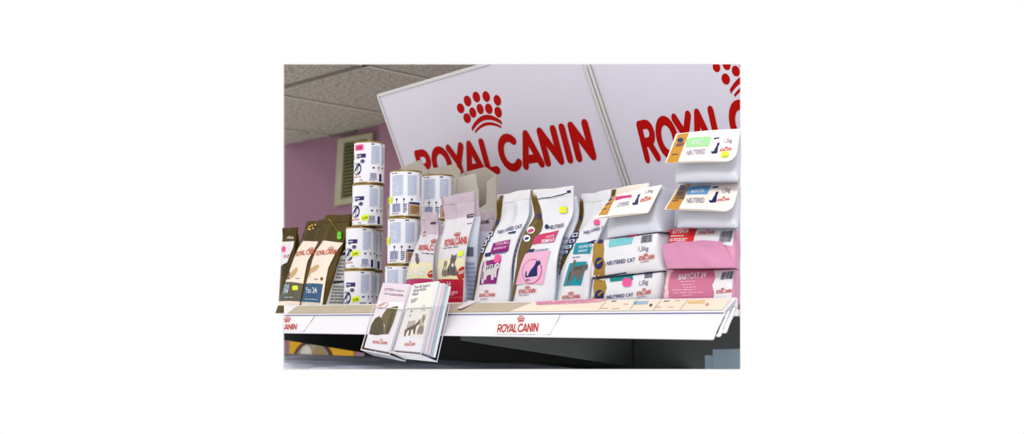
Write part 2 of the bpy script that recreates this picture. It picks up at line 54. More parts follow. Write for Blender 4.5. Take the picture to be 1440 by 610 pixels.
 'bag_olive_blue': {'q': [(-1.3207,0.015,-0.0195),(-1.2147,0.015,-0.0195),(-1.2082,0.096,0.2327),(-1.3268,0.096,0.2391)],'form': 'stand','bulge': 0.008,'seed': 6,'waist': (0.0,0.0,0.8),'n': (0.0,-0.9543,0.2989),'art': [('poly','cream',1,[(0.2386,0.7306),(1.0161,0.7053),(0.853,0.6064),(0.7837,0.4436),(0.8327,0.303),(0.9391,0.0742),(0.0803,0.0691),(-0.0019,0.2128),(-0.0259,0.345),(-0.1024,0.4785),(-0.0651,0.5371),(0.0678,0.6365)]),('crown','orange',2,[(0.5719,0.6164),(0.7784,0.626),(0.5332,0.6621)],None),('logo','orange',2,[(0.1248,0.5722),(0.9435,0.5865),(0.083,0.6243)],None),('poly','dogtan',2,[(0.1243,0.3777),(0.1086,0.3676),(0.0845,0.3591),(0.0522,0.353),(0.0089,0.3501),(-0.0206,0.3486),(-0.043,0.3494),(-0.0631,0.3531),(-0.0795,0.3594),(-0.0911,0.3678),(-0.0972,0.3779),(-0.0972,0.389),(-0.0912,0.4002),(-0.0797,0.4108),(-0.0635,0.4201),(-0.0436,0.4274),(-0.0215,0.4323),(0.005,0.4341),(0.0457,0.4314),(0.0772,0.4266),(0.102,0.4194),(0.1198,0.4103),(0.1298,0.3999),(0.1313,0.3887)]),('poly','dogtan',2,[(0.3543,0.4168),(0.315,0.4085),(0.2698,0.4022),(0.2215,0.3985),(0.1733,0.3976),(0.1287,0.3996),(0.0919,0.4042),(0.0669,0.411),(0.0572,0.4194),(0.0641,0.4286),(0.0856,0.4383),(0.1184,0.4479),(0.1591,0.4569),(0.2046,0.4647),(0.2517,0.4708),(0.2967,0.4748),(0.3375,0.4763),(0.3725,0.4752),(0.4002,0.4714),(0.419,0.4651),(0.4264,0.457),(0.4232,0.4474),(0.4096,0.4371),(0.3863,0.4266)]),('poly','dogtan',2,[(0.1765,0.4107),(0.1526,0.4044),(0.1233,0.3996),(0.0898,0.3966),(0.0534,0.3957),(0.0144,0.3973),(-0.013,0.4),(-0.0271,0.4038),(-0.0357,0.4092),(-0.0385,0.4159),(-0.0352,0.4234),(-0.026,0.4312),(-0.0117,0.4388),(0.0162,0.4448),(0.0521,0.449),(0.0858,0.4519),(0.1175,0.4532),(0.1463,0.4526),(0.1707,0.4501),(0.1896,0.4458),(0.2017,0.44),(0.2067,0.4332),(0.204,0.4256),(0.1939,0.418)]),('poly','bandblue',2,[(-0.0488,0.2921),(0.7761,0.2788),(0.8504,0.0916),(-0.0051,0.1062)]),('text','white',3,[(0.1582,0.1936),(0.6627,0.1859),(0.0801,0.2502)],'Tzu 24'),('lines','skytext',3,[(0.2165,0.1241),(0.7911,0.1148),(0.1994,0.1374)],1),('poly','brown',2,[(0.7329,0.3259),(0.7302,0.3216),(0.7241,0.3179),(0.7151,0.315),(0.7036,0.3132),(0.6905,0.3126),(0.6766,0.3132),(0.6629,0.315),(0.6502,0.3178),(0.6395,0.3215),(0.6316,0.3258),(0.627,0.3304),(0.6262,0.335),(0.6291,0.3393),(0.6355,0.343),(0.645,0.3458),(0.6569,0.3475),(0.6702,0.3481),(0.6842,0.3475),(0.6978,0.3458),(0.7101,0.3429),(0.7203,0.3393),(0.7278,0.335),(0.7321,0.3304)]),('lines','navy',2,[(0.4009,0.3206),(0.5886,0.3165),(0.3842,0.334)],2),('poly','bandedge',2,[(0.8504,0.0916),(-0.0051,0.1062),(0.0179,0.0939),(0.8605,0.0805)]),('leaf','leaf',1,[(0.1674,0.9177),(0.7639,0.8029),(0.1349,0.9869)],None)]},
 'bag_olive_green': {'q': [(-1.4294,0.015,-0.0195),(-1.3143,0.015,-0.0195),(-1.3311,0.0993,0.2282),(-1.4131,0.0993,0.2278)],'form': 'stand','bulge': 0.008,'seed': 7,'waist': (0.0,0.0,0.8),'n': (0.0,-0.9465,0.3227),'art': [('poly','cream',1,[(0.2192,0.7772),(1.1268,0.7585),(0.8929,0.657),(0.7903,0.5465),(0.8184,0.461),(0.8889,0.2869),(0.9464,0.0729),(0.3668,0.0697),(0.0121,0.0786),(-0.2792,0.4651),(-0.1325,0.5708),(0.0478,0.6929)]),('crown','orange',2,[(0.6187,0.6548),(0.9025,0.6606),(0.5855,0.6981)],None),('logo','orange',2,[(0.0986,0.6039),(1.1029,0.6209),(0.0414,0.6606)],None),('poly','dogtan',2,[(0.4639,0.4032),(0.4367,0.3899),(0.403,0.3786),(0.3647,0.3703),(0.3238,0.3655),(0.2825,0.3645),(0.2436,0.3675),(0.21,0.3743),(0.1848,0.3842),(0.1707,0.3966),(0.1693,0.4105),(0.1803,0.425),(0.2024,0.4392),(0.2334,0.4522),(0.2718,0.463),(0.3157,0.4709),(0.3619,0.4752),(0.4049,0.476),(0.4406,0.4733),(0.4674,0.4672),(0.4853,0.4579),(0.4941,0.446),(0.4933,0.4323),(0.4831,0.4176)]),('poly','brown',2,[(0.1562,0.3934),(0.152,0.3825),(0.1395,0.3731),(0.1191,0.366),(0.0912,0.3616),(0.0558,0.3606),(0.008,0.3636),(-0.0196,0.3675),(-0.039,0.3736),(-0.0556,0.382),(-0.0683,0.3921),(-0.0762,0.4033),(-0.0787,0.4148),(-0.0755,0.4259),(-0.0668,0.4357),(-0.0532,0.4435),(-0.0356,0.449),(-0.0152,0.4516),(0.0197,0.4498),(0.0619,0.4444),(0.0948,0.437),(0.121,0.4276),(0.1403,0.4167),(0.1522,0.4051)]),('poly','brown',2,[(0.2739,0.3597),(0.27,0.3571),(0.2481,0.3552),(0.208,0.3543),(0.1493,0.3549),(0.0681,0.3576),(-0.0259,0.3618),(-0.0819,0.3628),(-0.1355,0.3645),(-0.1829,0.3668),(-0.2208,0.3694),(-0.2467,0.3723),(-0.2586,0.3752),(-0.2556,0.378),(-0.238,0.3804),(-0.207,0.3822),(-0.1646,0.3834),(-0.1139,0.3838),(-0.0585,0.3835),(-0.0021,0.3825),(0.1057,0.3753),(0.1764,0.3706),(0.2273,0.3665),(0.2597,0.3629)]),('lines','ink',2,[(0.5247,0.3512),(0.7897,0.346),(0.5078,0.3637)],1),('poly','bandgrey',2,[(-0.2976,0.3328),(0.8877,0.3007),(0.9352,0.1134),(-0.1962,0.1225)]),('text','skytext',3,[(0.1543,0.2439),(0.4202,0.2422),(0.0494,0.298)],'py'),('text','skytext',3,[(0.1834,0.2009),(0.3857,0.1995),(0.1288,0.2414)],'18'),('lines','skytext',3,[(0.3035,0.1494),(0.8005,0.1479),(0.2841,0.1635)],1),('poly','goldspark',1,[(0.3021,0.9145),(0.3045,0.912),(0.3034,0.9098),(0.2991,0.9079),(0.2916,0.9065),(0.2817,0.9056),(0.2697,0.9054),(0.2564,0.9059),(0.2425,0.9071),(0.2287,0.9088),(0.216,0.911),(0.2056,0.9135),(0.1984,0.9162),(0.1951,0.9187),(0.196,0.9209),(0.201,0.9228),(0.2096,0.9241),(0.2211,0.9247),(0.2345,0.9248),(0.2489,0.9242),(0.2631,0.9231),(0.2763,0.9214),(0.2876,0.9193),(0.2964,0.9169)]),('poly','goldspark',1,[(0.3308,0.938),(0.3327,0.9356),(0.331,0.9334),(0.3257,0.9316),(0.3174,0.9303),(0.3065,0.9296),(0.2938,0.9294),(0.2799,0.93),(0.2657,0.9311),(0.252,0.9329),(0.2398,0.935),(0.23,0.9375),(0.2234,0.94),(0.2206,0.9425),(0.2218,0.9447),(0.227,0.9466),(0.2358,0.9478),(0.2476,0.9485),(0.2613,0.9485),(0.2761,0.9479),(0.2909,0.9467),(0.3046,0.945),(0.3163,0.9428),(0.3252,0.9405)]),('poly','goldspark',1,[(0.4374,0.9502),(0.4391,0.9478),(0.4369,0.9456),(0.4308,0.9439),(0.4212,0.9427),(0.4089,0.9421),(0.3948,0.9421),(0.3799,0.9428),(0.3653,0.944),(0.3517,0.9457),(0.3401,0.9478),(0.3312,0.9502),(0.3255,0.9527),(0.3236,0.9551),(0.3256,0.9572),(0.3314,0.959),(0.3407,0.9602),(0.3528,0.9609),(0.3669,0.9608),(0.3819,0.9602),(0.3969,0.9589),(0.4108,0.9572),(0.4227,0.955),(0.4317,0.9526)]),('poly','goldspark',1,[(0.5438,0.9151),(0.5454,0.9127),(0.5432,0.9106),(0.5373,0.9089),(0.5279,0.9076),(0.5158,0.907),(0.5016,0.9071),(0.4864,0.9078),(0.4712,0.9091),(0.4572,0.9109),(0.4455,0.913),(0.4367,0.9154),(0.4314,0.9178),(0.4298,0.9202),(0.432,0.9223),(0.4379,0.924),(0.4472,0.9253),(0.4593,0.9259),(0.4734,0.9258),(0.4886,0.9252),(0.5037,0.9239),(0.5177,0.9221),(0.5296,0.9199),(0.5384,0.9176)]),('poly','goldspark',1,[(0.6135,0.9533),(0.6151,0.9509),(0.6128,0.9487),(0.6068,0.947),(0.5975,0.9458),(0.5855,0.9451),(0.5716,0.9452),(0.5567,0.9458),(0.5418,0.9471),(0.528,0.9488),(0.5161,0.951),(0.5071,0.9534),(0.5015,0.9559),(0.4997,0.9583),(0.5019,0.9604),(0.5079,0.9621),(0.5173,0.9634),(0.5294,0.964),(0.5435,0.964),(0.5585,0.9633),(0.5735,0.962),(0.5873,0.9603),(0.5991,0.9581),(0.608,0.9557)]),('poly','goldspark',1,[(0.4004,0.9039),(0.4021,0.9015),(0.4002,0.8994),(0.3951,0.8976),(0.3872,0.8962),(0.3772,0.8954),(0.3659,0.8951),(0.3543,0.8954),(0.3398,0.8966),(0.327,0.8983),(0.316,0.9003),(0.3075,0.9027),(0.3017,0.9051),(0.2993,0.9076),(0.3003,0.9098),(0.3047,0.9117),(0.3123,0.9131),(0.3226,0.9139),(0.335,0.9141),(0.3486,0.9136),(0.3626,0.9124),(0.3765,0.9106),(0.3876,0.9086),(0.3954,0.9063)])]},
 'bag_olive_far': {'q': [(-1.5082,0.075,-0.0195),(-1.4429,0.075,-0.0195),(-1.4429,0.0855,0.2132),(-1.5086,0.0855,0.2153)],'form': 'stand','bulge': 0.008,'seed': 8,'waist': (0.0,0.0,0.8),'n': (0.0,-0.999,0.0447),'art': [('poly','whitebag',1,[(-0.2023,0.8398),(0.9439,0.8412),(0.91,0.7741),(0.593,0.5929),(-0.09,0.5403)]),('text','cream',2,[(0.3777,0.8742),(0.8864,0.8704),(0.3823,0.9071)],'dika'),('text','redband',2,[(0.3463,0.6419),(0.6999,0.65),(0.3423,0.6805)],'PUP')]},
 'bag_white_behind': {'q': [(-0.4001,0.125,-0.0195),(-0.2928,0.125,-0.0195),(-0.3049,0.16,0.2388),(-0.4169,0.16,0.2331)],'form': 'stand','bulge': 0.01,'seed': 9,'n': (0.0,-0.9905,0.1372),'art': [('poly','gold',0,[(0.0517,0.9922),(0.2684,0.9971),(0.2202,0.8945),(0.0085,0.8885)])]},
 'lying_teal_low': {'q': [(-0.3431,0.02,-0.013),(-0.1779,0.02,-0.0143),(-0.1688,0.02,0.0503),(-0.3335,0.02,0.0411)],'form': 'pillow','bulge': 0.012,'seed': 0,'n': (0.0,-1.0,0.0),'depth': 0.085,'art': [('poly','goldlt',1,[(0.0378,0.9928),(0.1881,1.0157),(0.2504,0.7947),(0.2807,0.6454),(0.2358,0.1841),(0.2433,0.0045),(0.0453,0.0052),(0.0903,0.4529),(0.0477,0.7612)]),('poly','navy',2,[(0.2519,0.3735),(0.2466,0.3273),(0.2366,0.2861),(0.2228,0.2528),(0.2062,0.2296),(0.1881,0.2182),(0.17,0.2194),(0.1528,0.2335),(0.1376,0.2595),(0.1252,0.2958),(0.1163,0.3399),(0.1114,0.3889),(0.111,0.4391),(0.1152,0.4869),(0.1238,0.5291),(0.1363,0.5625),(0.1518,0.5849),(0.1695,0.5949),(0.1882,0.5919),(0.2065,0.5762),(0.2233,0.5492),(0.2371,0.5127),(0.2469,0.4693),(0.252,0.4219)]),('poly','goldlt',3,[(0.1561,0.4598),(0.2278,0.5454),(0.237,0.5081),(0.1673,0.3559)]),('poly','tealdk',1,[(0.2701,0.9797),(0.6402,1.0042),(0.6427,0.8421),(0.3166,0.8388)]),('text','navy',2,[(0.3042,0.287),(0.6854,0.3396),(0.3027,0.3863)],'NEUTERED CAT'),('text','lavtext',2,[(0.7475,0.642),(0.8641,0.6756),(0.7457,0.7837)],'1,5kg'),('barcode','ink',2,[(0.8011,0.8504),(0.9021,0.8566),(0.7759,1.0372)],None),('crown','red',2,[(0.7973,0.4829),(0.8475,0.4901),(0.7962,0.559)],None),('logo','red',2,[(0.7267,0.3365),(0.9108,0.3848),(0.7348,0.464)],None),('lines','lavtext',2,[(0.7387,0.2843),(0.9072,0.3111),(0.7386,0.3163)],1)]},
 'lying_teal_high': {'q': [(-0.3365,0.015,0.0425),(-0.1619,0.015,0.0526),(-0.1736,0.015,0.1214),(-0.325,0.015,0.1143)],'form': 'pillow','bulge': 0.014,'seed': 0,'n': (0.0,-1.0,0.0),'depth': 0.085,'art': [('poly','goldlt',1,[(-0.0055,0.9355),(0.1664,1.0323),(0.2303,0.7342),(0.2324,0.5028),(0.2677,0.3231),(0.2286,0.0192),(0.0534,-0.0061),(0.0931,0.2472),(0.043,0.4884),(0.0362,0.7208)]),('poly','navy',2,[(0.2338,0.3383),(0.2276,0.2992),(0.2172,0.2648),(0.2034,0.2374),(0.1874,0.2188),(0.1703,0.2104),(0.1532,0.2126),(0.1372,0.2254),(0.123,0.248),(0.1114,0.2789),(0.1031,0.3161),(0.0988,0.3569),(0.0989,0.3986),(0.1037,0.4382),(0.1128,0.473),(0.1258,0.5007),(0.1417,0.5193),(0.1594,0.5276),(0.1778,0.5249),(0.1955,0.5116),(0.2111,0.4886),(0.2235,0.4573),(0.2318,0.4202),(0.2353,0.3796)]),('poly','goldlt',3,[(0.1358,0.3981),(0.2265,0.4697),(0.2342,0.4335),(0.1441,0.3274)]),('poly','navy',2,[(0.1733,0.974),(0.1799,0.9582),(0.1819,0.943),(0.1796,0.9294),(0.1736,0.9181),(0.1644,0.9099),(0.1527,0.9052),(0.1395,0.9045),(0.1256,0.9076),(0.1119,0.9144),(0.0994,0.9244),(0.0888,0.9371),(0.0806,0.9515),(0.0752,0.9669),(0.0723,0.9823),(0.0689,0.9978),(0.0723,1.01),(0.0827,1.0179),(0.0946,1.0225),(0.1073,1.0236),(0.1199,1.021),(0.1315,1.0149),(0.1413,1.0058),(0.1612,0.9899)]),('poly','tealpale',1,[(0.2765,0.971),(0.6582,0.9806),(0.6532,0.7911),(0.3047,0.7641)]),('poly','banner',2,[(0.5213,1.0023),(0.691,1.0342),(0.6973,0.9968),(0.5576,0.955)]),('text','navy',2,[(0.2864,0.2848),(0.6929,0.2983),(0.2953,0.3857)],'NEUTERED CAT'),('text','lavtext',2,[(0.7507,0.5606),(0.8835,0.5548),(0.7611,0.674)],'1,5kg'),('barcode','ink',2,[(0.7898,0.7724),(0.9334,0.7762),(0.7878,0.9745)],None),('crown','red',2,[(0.8087,0.3986),(0.8697,0.4083),(0.8162,0.4772)],None),('logo','red',2,[(0.739,0.2996),(0.935,0.3143),(0.7592,0.4209)],None),('lines','lavtext',2,[(0.7619,0.2433),(0.9101,0.2624),(0.7652,0.2768)],1),('poly','ink',1,[(0.0431,0.0184),(0.2305,0.0244),(0.5403,0.0485),(0.5294,0.0176),(0.2134,-0.0107),(0.0355,-0.0197)])]},
 'belly_left': {'q': [(-0.2923,0.012,0.1179),(-0.1632,0.012,0.1239),(-0.201,0.065,0.2158),(-0.3116,0.065,0.2017)],'form': 'pillow','bulge': 0.018,'seed': 0,'n': (-0.0246,-0.8475,0.5303),'depth': 0.085,'taper': 0.2,'art': []},
 'label_left': {'q': [(-0.3054,-0.012,0.1545),(-0.1744,-0.012,0.1575),(-0.192,0.055,0.2161),(-0.3124,0.055,0.2031)],'form': 'sheet','bulge': 0.004,'seed': 0,'n': (-0.0185,-0.5883,0.8084),'art': [('poly','goldlb',1,[(-0.0417,0.9758),(0.0984,0.9686),(0.253,0.0816),(0.0518,0.1281)]),('poly','navy',2,[(0.0424,0.8827),(0.0561,0.8525),(0.0658,0.824),(0.0709,0.799),(0.071,0.7793),(0.066,0.7662),(0.0564,0.7606),(0.0429,0.7628),(0.0262,0.7727),(0.0075,0.7896),(-0.0102,0.8092),(-0.0264,0.8315),(-0.0412,0.8571),(-0.0535,0.8842),(-0.0624,0.9109),(-0.0673,0.9352),(-0.0677,0.9555),(-0.0635,0.9701),(-0.0549,0.978),(-0.0427,0.9787),(-0.0276,0.9722),(-0.0109,0.9592),(0.007,0.9391),(0.0256,0.9123)]),('lines','navy',2,[(0.0229,0.5627),(0.1635,0.5484),(0.0046,0.6533)],2),('lines','navy',2,[(0.0451,0.3373),(0.1575,0.33),(0.0272,0.4052)],1),('poly','magenta',1,[(0.1206,0.9127),(0.4992,0.7609),(0.519,0.6392),(0.3559,0.6816),(0.184,0.6699)]),('poly','whitebag',1,[(0.184,0.6699),(0.3602,0.6696),(0.519,0.6392),(0.5354,0.3253),(0.2908,0.317)]),('text','lavtext',2,[(0.3594,0.3382),(0.5824,0.3282),(0.3204,0.4779)],'UTERED'),('bottle','navy',1,[(0.638,0.2988),(0.7436,0.309),(0.566,0.7494)],None),('text','lavtext',1,[(0.7492,0.7374),(0.8968,0.7484),(0.7315,0.8511)],'1,5kg'),('logo','red',2,[(0.7663,0.3676),(0.9382,0.4359),(0.7457,0.5001)],None),('crown','red',2,[(0.8065,0.5043),(0.8643,0.5183),(0.787,0.5905)],None)]},
 'belly_blue': {'q': [(-0.1298,0.014,0.1285),(-0.0018,0.014,0.1207),(-0.0261,0.062,0.2037),(-0.1532,0.062,0.2099)],'form': 'pillow','bulge': 0.02,'seed': 0,'n': (0.0313,-0.857,0.5144),'depth': 0.09,'taper': 0.7,'art': []},
 'label_blue': {'q': [(-0.1377,-0.012,0.1613),(0.0027,-0.012,0.1467),(-0.0216,0.055,0.2052),(-0.153,0.055,0.2119)],'form': 'sheet','bulge': 0.004,'seed': 0,'n': (0.0836,-0.5883,0.8043),'round': 0.12,'art': [('poly','goldlb',1,[(0.0299,0.9801),(0.1965,0.9873),(0.225,0.4375),(0.2192,-0.0645),(0.0257,0.0041)]),('poly','golddk',2,[(0.0299,0.9801),(0.1965,0.9873),(0.2328,0.3348),(0.0719,0.3629)]),('poly','navy',3,[(0.1426,0.8548),(0.1495,0.8289),(0.1529,0.8033),(0.1526,0.7798),(0.1486,0.7599),(0.1413,0.7451),(0.1311,0.7363),(0.1187,0.734),(0.1049,0.7385),(0.0907,0.7493),(0.077,0.7659),(0.0647,0.7869),(0.0547,0.8112),(0.0478,0.8368),(0.0442,0.8623),(0.0445,0.8857),(0.0484,0.9056),(0.0558,0.9207),(0.066,0.9298),(0.0786,0.9324),(0.0924,0.9281),(0.1067,0.9173),(0.1205,0.9007),(0.1327,0.8794)]),('lines','navy',3,[(0.0856,0.5027),(0.1939,0.5133),(0.0634,0.6696)],3),('lines','ink',3,[(0.063,0.2659),(0.1835,0.2749),(0.0551,0.3238)],1),('poly','skyblue',1,[(0.1963,0.8615),(0.5695,0.8639),(0.5685,0.5113),(0.2433,0.5245),(0.2031,0.7299)]),('text','white',2,[(0.3052,0.5557),(0.5075,0.578),(0.2907,0.703)],'MAINTIEN'),('text','lavtext',1,[(0.305,0.1991),(0.5757,0.2146),(0.2822,0.3681)],'NEUTERED'),('bottle','navy',1,[(0.6391,0.209),(0.7465,0.2468),(0.626,0.6136)],None),('poly','navy',1,[(0.6086,0.803),(0.6856,0.8321),(0.6899,0.7754),(0.6136,0.7452)]),('text','lavtext',1,[(0.7845,0.5834),(0.8959,0.6387),(0.771,0.7395)],'1,5kg'),('crown','red',1,[(0.8145,0.3773),(0.8574,0.3975),(0.8068,0.449)],None),('logo','red',1,[(0.7581,0.2721),(0.9207,0.3386),(0.7563,0.3552)],None)]},
 'belly_green': {'q': [(-0.133,0.014,0.2103),(0.0015,0.014,0.2024),(-0.0238,0.062,0.2994),(-0.1595,0.062,0.3071)],'form': 'pillow','bulge': 0.02,'seed': 0,'n': (0.0264,-0.8927,0.4499),'depth': 0.09,'taper': 0.7,'art': []},
 'label_green': {'q': [(-0.1347,-0.012,0.2449),(0.0118,-0.012,0.2319),(-0.0193,0.055,0.3005),(-0.1585,0.055,0.3088)],'form': 'sheet','bulge': 0.004,'seed': 0,'n': (0.0651,-0.6765,0.7336),'round': 0.14,'art': [('poly','goldlb',1,[(0.0437,0.9586),(0.2206,0.9621),(0.2095,0.4652),(0.1908,-0.0238),(0.0207,-0.0032)]),('poly','navy',2,[(0.1708,0.7248),(0.1745,0.7024),(0.1747,0.6813),(0.1715,0.6629),(0.1651,0.6485),(0.1559,0.6389),(0.1445,0.6349),(0.1317,0.6367),(0.1184,0.6442),(0.1054,0.6569),(0.0937,0.674),(0.0839,0.6943),(0.0769,0.7164),(0.0731,0.7388),(0.0728,0.76),(0.0759,0.7785),(0.0824,0.7932),(0.0917,0.8029),(0.1032,0.807),(0.1161,0.8052),(0.1295,0.7976),(0.1426,0.7847),(0.1543,0.7674),(0.164,0.747)]),('lines','navy',2,[(0.0869,0.499),(0.2106,0.4945),(0.0835,0.6215)],3),('lines','ink',2,[(0.0674,0.209),(0.1873,0.2073),(0.0632,0.2682)],1),('poly','greenpale',1,[(0.2177,0.7179),(0.3061,0.7766),(0.6059,0.743),(0.5951,0.4287),(0.2511,0.4434)]),('text','whitebag',2,[(0.3318,0.5073),(0.5085,0.5142),(0.3227,0.6657)],'ADULT'),('text','lavtext',1,[(0.2925,0.1789),(0.5723,0.2055),(0.2843,0.3225)],'NEUTERED'),('bottle','navy',1,[(0.6479,0.1937),(0.739,0.2152),(0.6634,0.55)],None),('poly','navy',1,[(0.6467,0.7033),(0.7237,0.7236),(0.7229,0.6822),(0.6469,0.6554)]),('text','lavtext',1,[(0.8087,0.5399),(0.9138,0.5674),(0.8074,0.6644)],'1,5kg'),('crown','red',1,[(0.8339,0.3559),(0.8762,0.3693),(0.8311,0.4202)],None),('logo','red',1,[(0.7695,0.2577),(0.9284,0.3093),(0.7712,0.3528)],None)]},
 'pink_low': {'q': [(-0.1685,0.018,-0.0157),(-0.0162,0.018,-0.0169),(-0.0195,0.03,0.0502),(-0.1649,0.03,0.0545)],'form': 'pillow','bulge': 0.012,'seed': 0,'n': (0.0013,-0.9857,0.1684),'depth': 0.09,'taper': 0.55,'art': [('poly','pinkpale',1,[(-0.0136,0.981),(0.1339,0.9805),(0.125,0.5678),(0.1189,0.2189),(-0.0573,0.2384),(-0.0608,0.6327)]),('poly','rosedk',2,[(0.1253,0.9713),(0.2936,0.9871),(0.4756,0.9842),(0.6949,0.9723),(0.7528,0.8748),(0.7689,0.7182),(0.7378,0.558),(0.7667,0.3644),(0.749,0.2125),(0.167,0.2168),(0.1038,0.4512),(0.0864,0.6903),(0.0987,0.8731)]),('poly','whitebag',1,[(0.7235,0.9627),(1.0402,0.9884),(0.9898,0.5764),(0.9842,0.2255),(0.7609,0.2127),(0.7707,0.3644),(0.7419,0.5581),(0.7723,0.7264)]),('text','white',3,[(0.2476,0.6977),(0.641,0.7573),(0.24,0.8543)],'BABYCAT 34'),('lines','pinktext',3,[(0.287,0.6321),(0.5315,0.6441),(0.2835,0.6683)],1),('lines','pinktext',3,[(0.3166,0.5519),(0.537,0.5645),(0.3139,0.5876)],1),('lines','pinktext',3,[(0.3438,0.4805),(0.5364,0.4938),(0.3418,0.5158)],1),('lines','pinktext',3,[(0.1729,0.416),(0.6893,0.4245),(0.1709,0.4511)],1),('lines','pinktext',3,[(0.1999,0.3452),(0.6492,0.3549),(0.1986,0.38)],1),('lines','pinktext',3,[(0.3274,0.2805),(0.5236,0.2936),(0.3271,0.3148)],1),('barcode','ink',2,[(0.8463,0.6964),(0.9862,0.7412),(0.8558,0.9022)],None),('crown','red',2,[(0.8578,0.4291),(0.9046,0.4395),(0.8585,0.4913)],None),('logo','red',2,[(0.7984,0.3346),(0.9839,0.3794),(0.8055,0.4271)],None)]},
 'pink_high': {'q': [(-0.1517,0.012,0.0547),(-0.0079,0.012,0.0511),(-0.0306,0.05,0.1221),(-0.1701,0.05,0.1319)],'form': 'pillow','bulge': 0.012,'seed': 0,'n': (0.0111,-0.8961,0.4437),'depth': 0.085,'taper': 0.55,'art': [('poly','rednew',1,[(0.02,0.9515),(0.4578,0.9535),(0.4285,0.5029),(-0.0345,0.583)]),('text','white',2,[(0.0776,0.8112),(0.3365,0.8347),(0.0718,0.9242)],'KITTEN 36'),('lines','white',2,[(0.0472,0.729),(0.2964,0.7163),(0.0468,0.7851)],1),('lines','white',2,[(0.033,0.6208),(0.3293,0.6025),(0.0439,0.7024)],2),('poly','whitebag',1,[(0.4578,0.9535),(1.0242,0.9843),(0.9823,0.5133),(0.4285,0.5029)]),('logo','red',2,[(0.4995,0.7716),(0.735,0.8065),(0.4983,0.8614)],None),('crown','red',2,[(0.6083,0.864),(0.6565,0.8755),(0.6014,0.9235)],None),('barcode','ink',2,[(0.8028,0.5638),(0.9612,0.6168),(0.8282,0.8785)],None)]},
 'pink_flap': {'q': [(-0.1429,0.0,0.0546),(0.0026,0.0,0.0515),(-0.0408,0.02,0.0997),(-0.1585,0.005,0.0986)],'form': 'sheet','bulge': 0.008,'seed': 0,'n': (0.0024,-0.9935,0.1138),'art': []},
 'leaflet_left': {'q': [(-0.8622,-0.1252,-0.0969),(-0.7752,-0.1252,-0.105),(-0.7695,-0.075,0.0396),(-0.8624,-0.075,0.0449)],'form': 'flat','bulge': 0,'seed': 0,'n': (0.0311,-0.9422,0.3336),'art': [('poly','lilacwash',1,[(0.0009,0.9984),(0.9917,0.996),(1.0029,0.7369),(-0.0385,0.7198)]),('text','magtext',2,[(0.1557,0.8807),(0.4952,0.8803),(0.14,0.919)],'KITTEN'),('text','lavtext',2,[(0.5293,0.8813),(0.8875,0.877),(0.517,0.9142)],'Pediatric'),('text','lavtext',2,[(0.1618,0.8229),(0.3991,0.8205),(0.1461,0.8611)],'Latvij'),('text','magtext',2,[(0.4253,0.8165),(0.9012,0.8122),(0.4096,0.8542)],'aizsardziba'),('poly','redline',1,[(0.4195,0.6918),(0.4301,0.6814),(0.4286,0.6692),(0.4149,0.6559),(0.3901,0.6424),(0.3556,0.6297),(0.3138,0.6185),(0.2676,0.6096),(0.22,0.6037),(0.1743,0.6012),(0.1337,0.6022),(0.101,0.6068),(0.0785,0.6146),(0.0677,0.625),(0.0694,0.6375),(0.0835,0.651),(0.1089,0.6647),(0.1439,0.6775),(0.186,0.6887),(0.2324,0.6975),(0.2798,0.7032),(0.3251,0.7055),(0.3651,0.7042),(0.3973,0.6996)]),('poly','leafwhite',2,[(0.4054,0.6886),(0.4137,0.68),(0.4108,0.6695),(0.3971,0.658),(0.3733,0.6462),(0.3411,0.6348),(0.3026,0.6247),(0.2604,0.6164),(0.2173,0.6107),(0.1764,0.6079),(0.1405,0.6082),(0.1119,0.6116),(0.0929,0.6178),(0.0845,0.6266),(0.0875,0.6372),(0.1016,0.6489),(0.1259,0.6609),(0.1585,0.6723),(0.1973,0.6825),(0.2396,0.6906),(0.2825,0.6962),(0.323,0.6988),(0.3585,0.6984),(0.3866,0.6949)]),('lines','redline',3,[(0.1308,0.6202),(0.3715,0.6818),(0.0951,0.6524)],2),('poly','leafwhite',1,[(0.0424,0.2024),(0.0345,0.4154),(0.2331,0.515),(0.5512,0.6461),(0.8781,0.6747),(0.8592,0.5471),(0.7984,0.2461)]),('poly','furdark',2,[(0.0508,0.2076),(0.0273,0.3436),(0.1023,0.4472),(0.2387,0.4915),(0.3394,0.4538),(0.4145,0.4339),(0.5294,0.3464),(0.6004,0.2394),(0.3475,0.2062)]),('poly','fur',2,[(0.3196,0.4481),(0.3493,0.5201),(0.4377,0.6087),(0.6228,0.6442),(0.8272,0.6659),(0.8345,0.5414),(0.8205,0.3845),(0.7722,0.2492),(0.6038,0.235),(0.5352,0.3699)]),('poly','furdark',3,[(0.6329,0.5373),(0.7237,0.6108),(0.7693,0.4509),(0.7722,0.2492),(0.6693,0.2433)]),('crown','red',2,[(0.5227,0.1381),(0.6417,0.1409),(0.5112,0.1604)],None),('logo','red',2,[(0.2852,0.0816),(0.8434,0.0989),(0.2716,0.1225)],None)]},
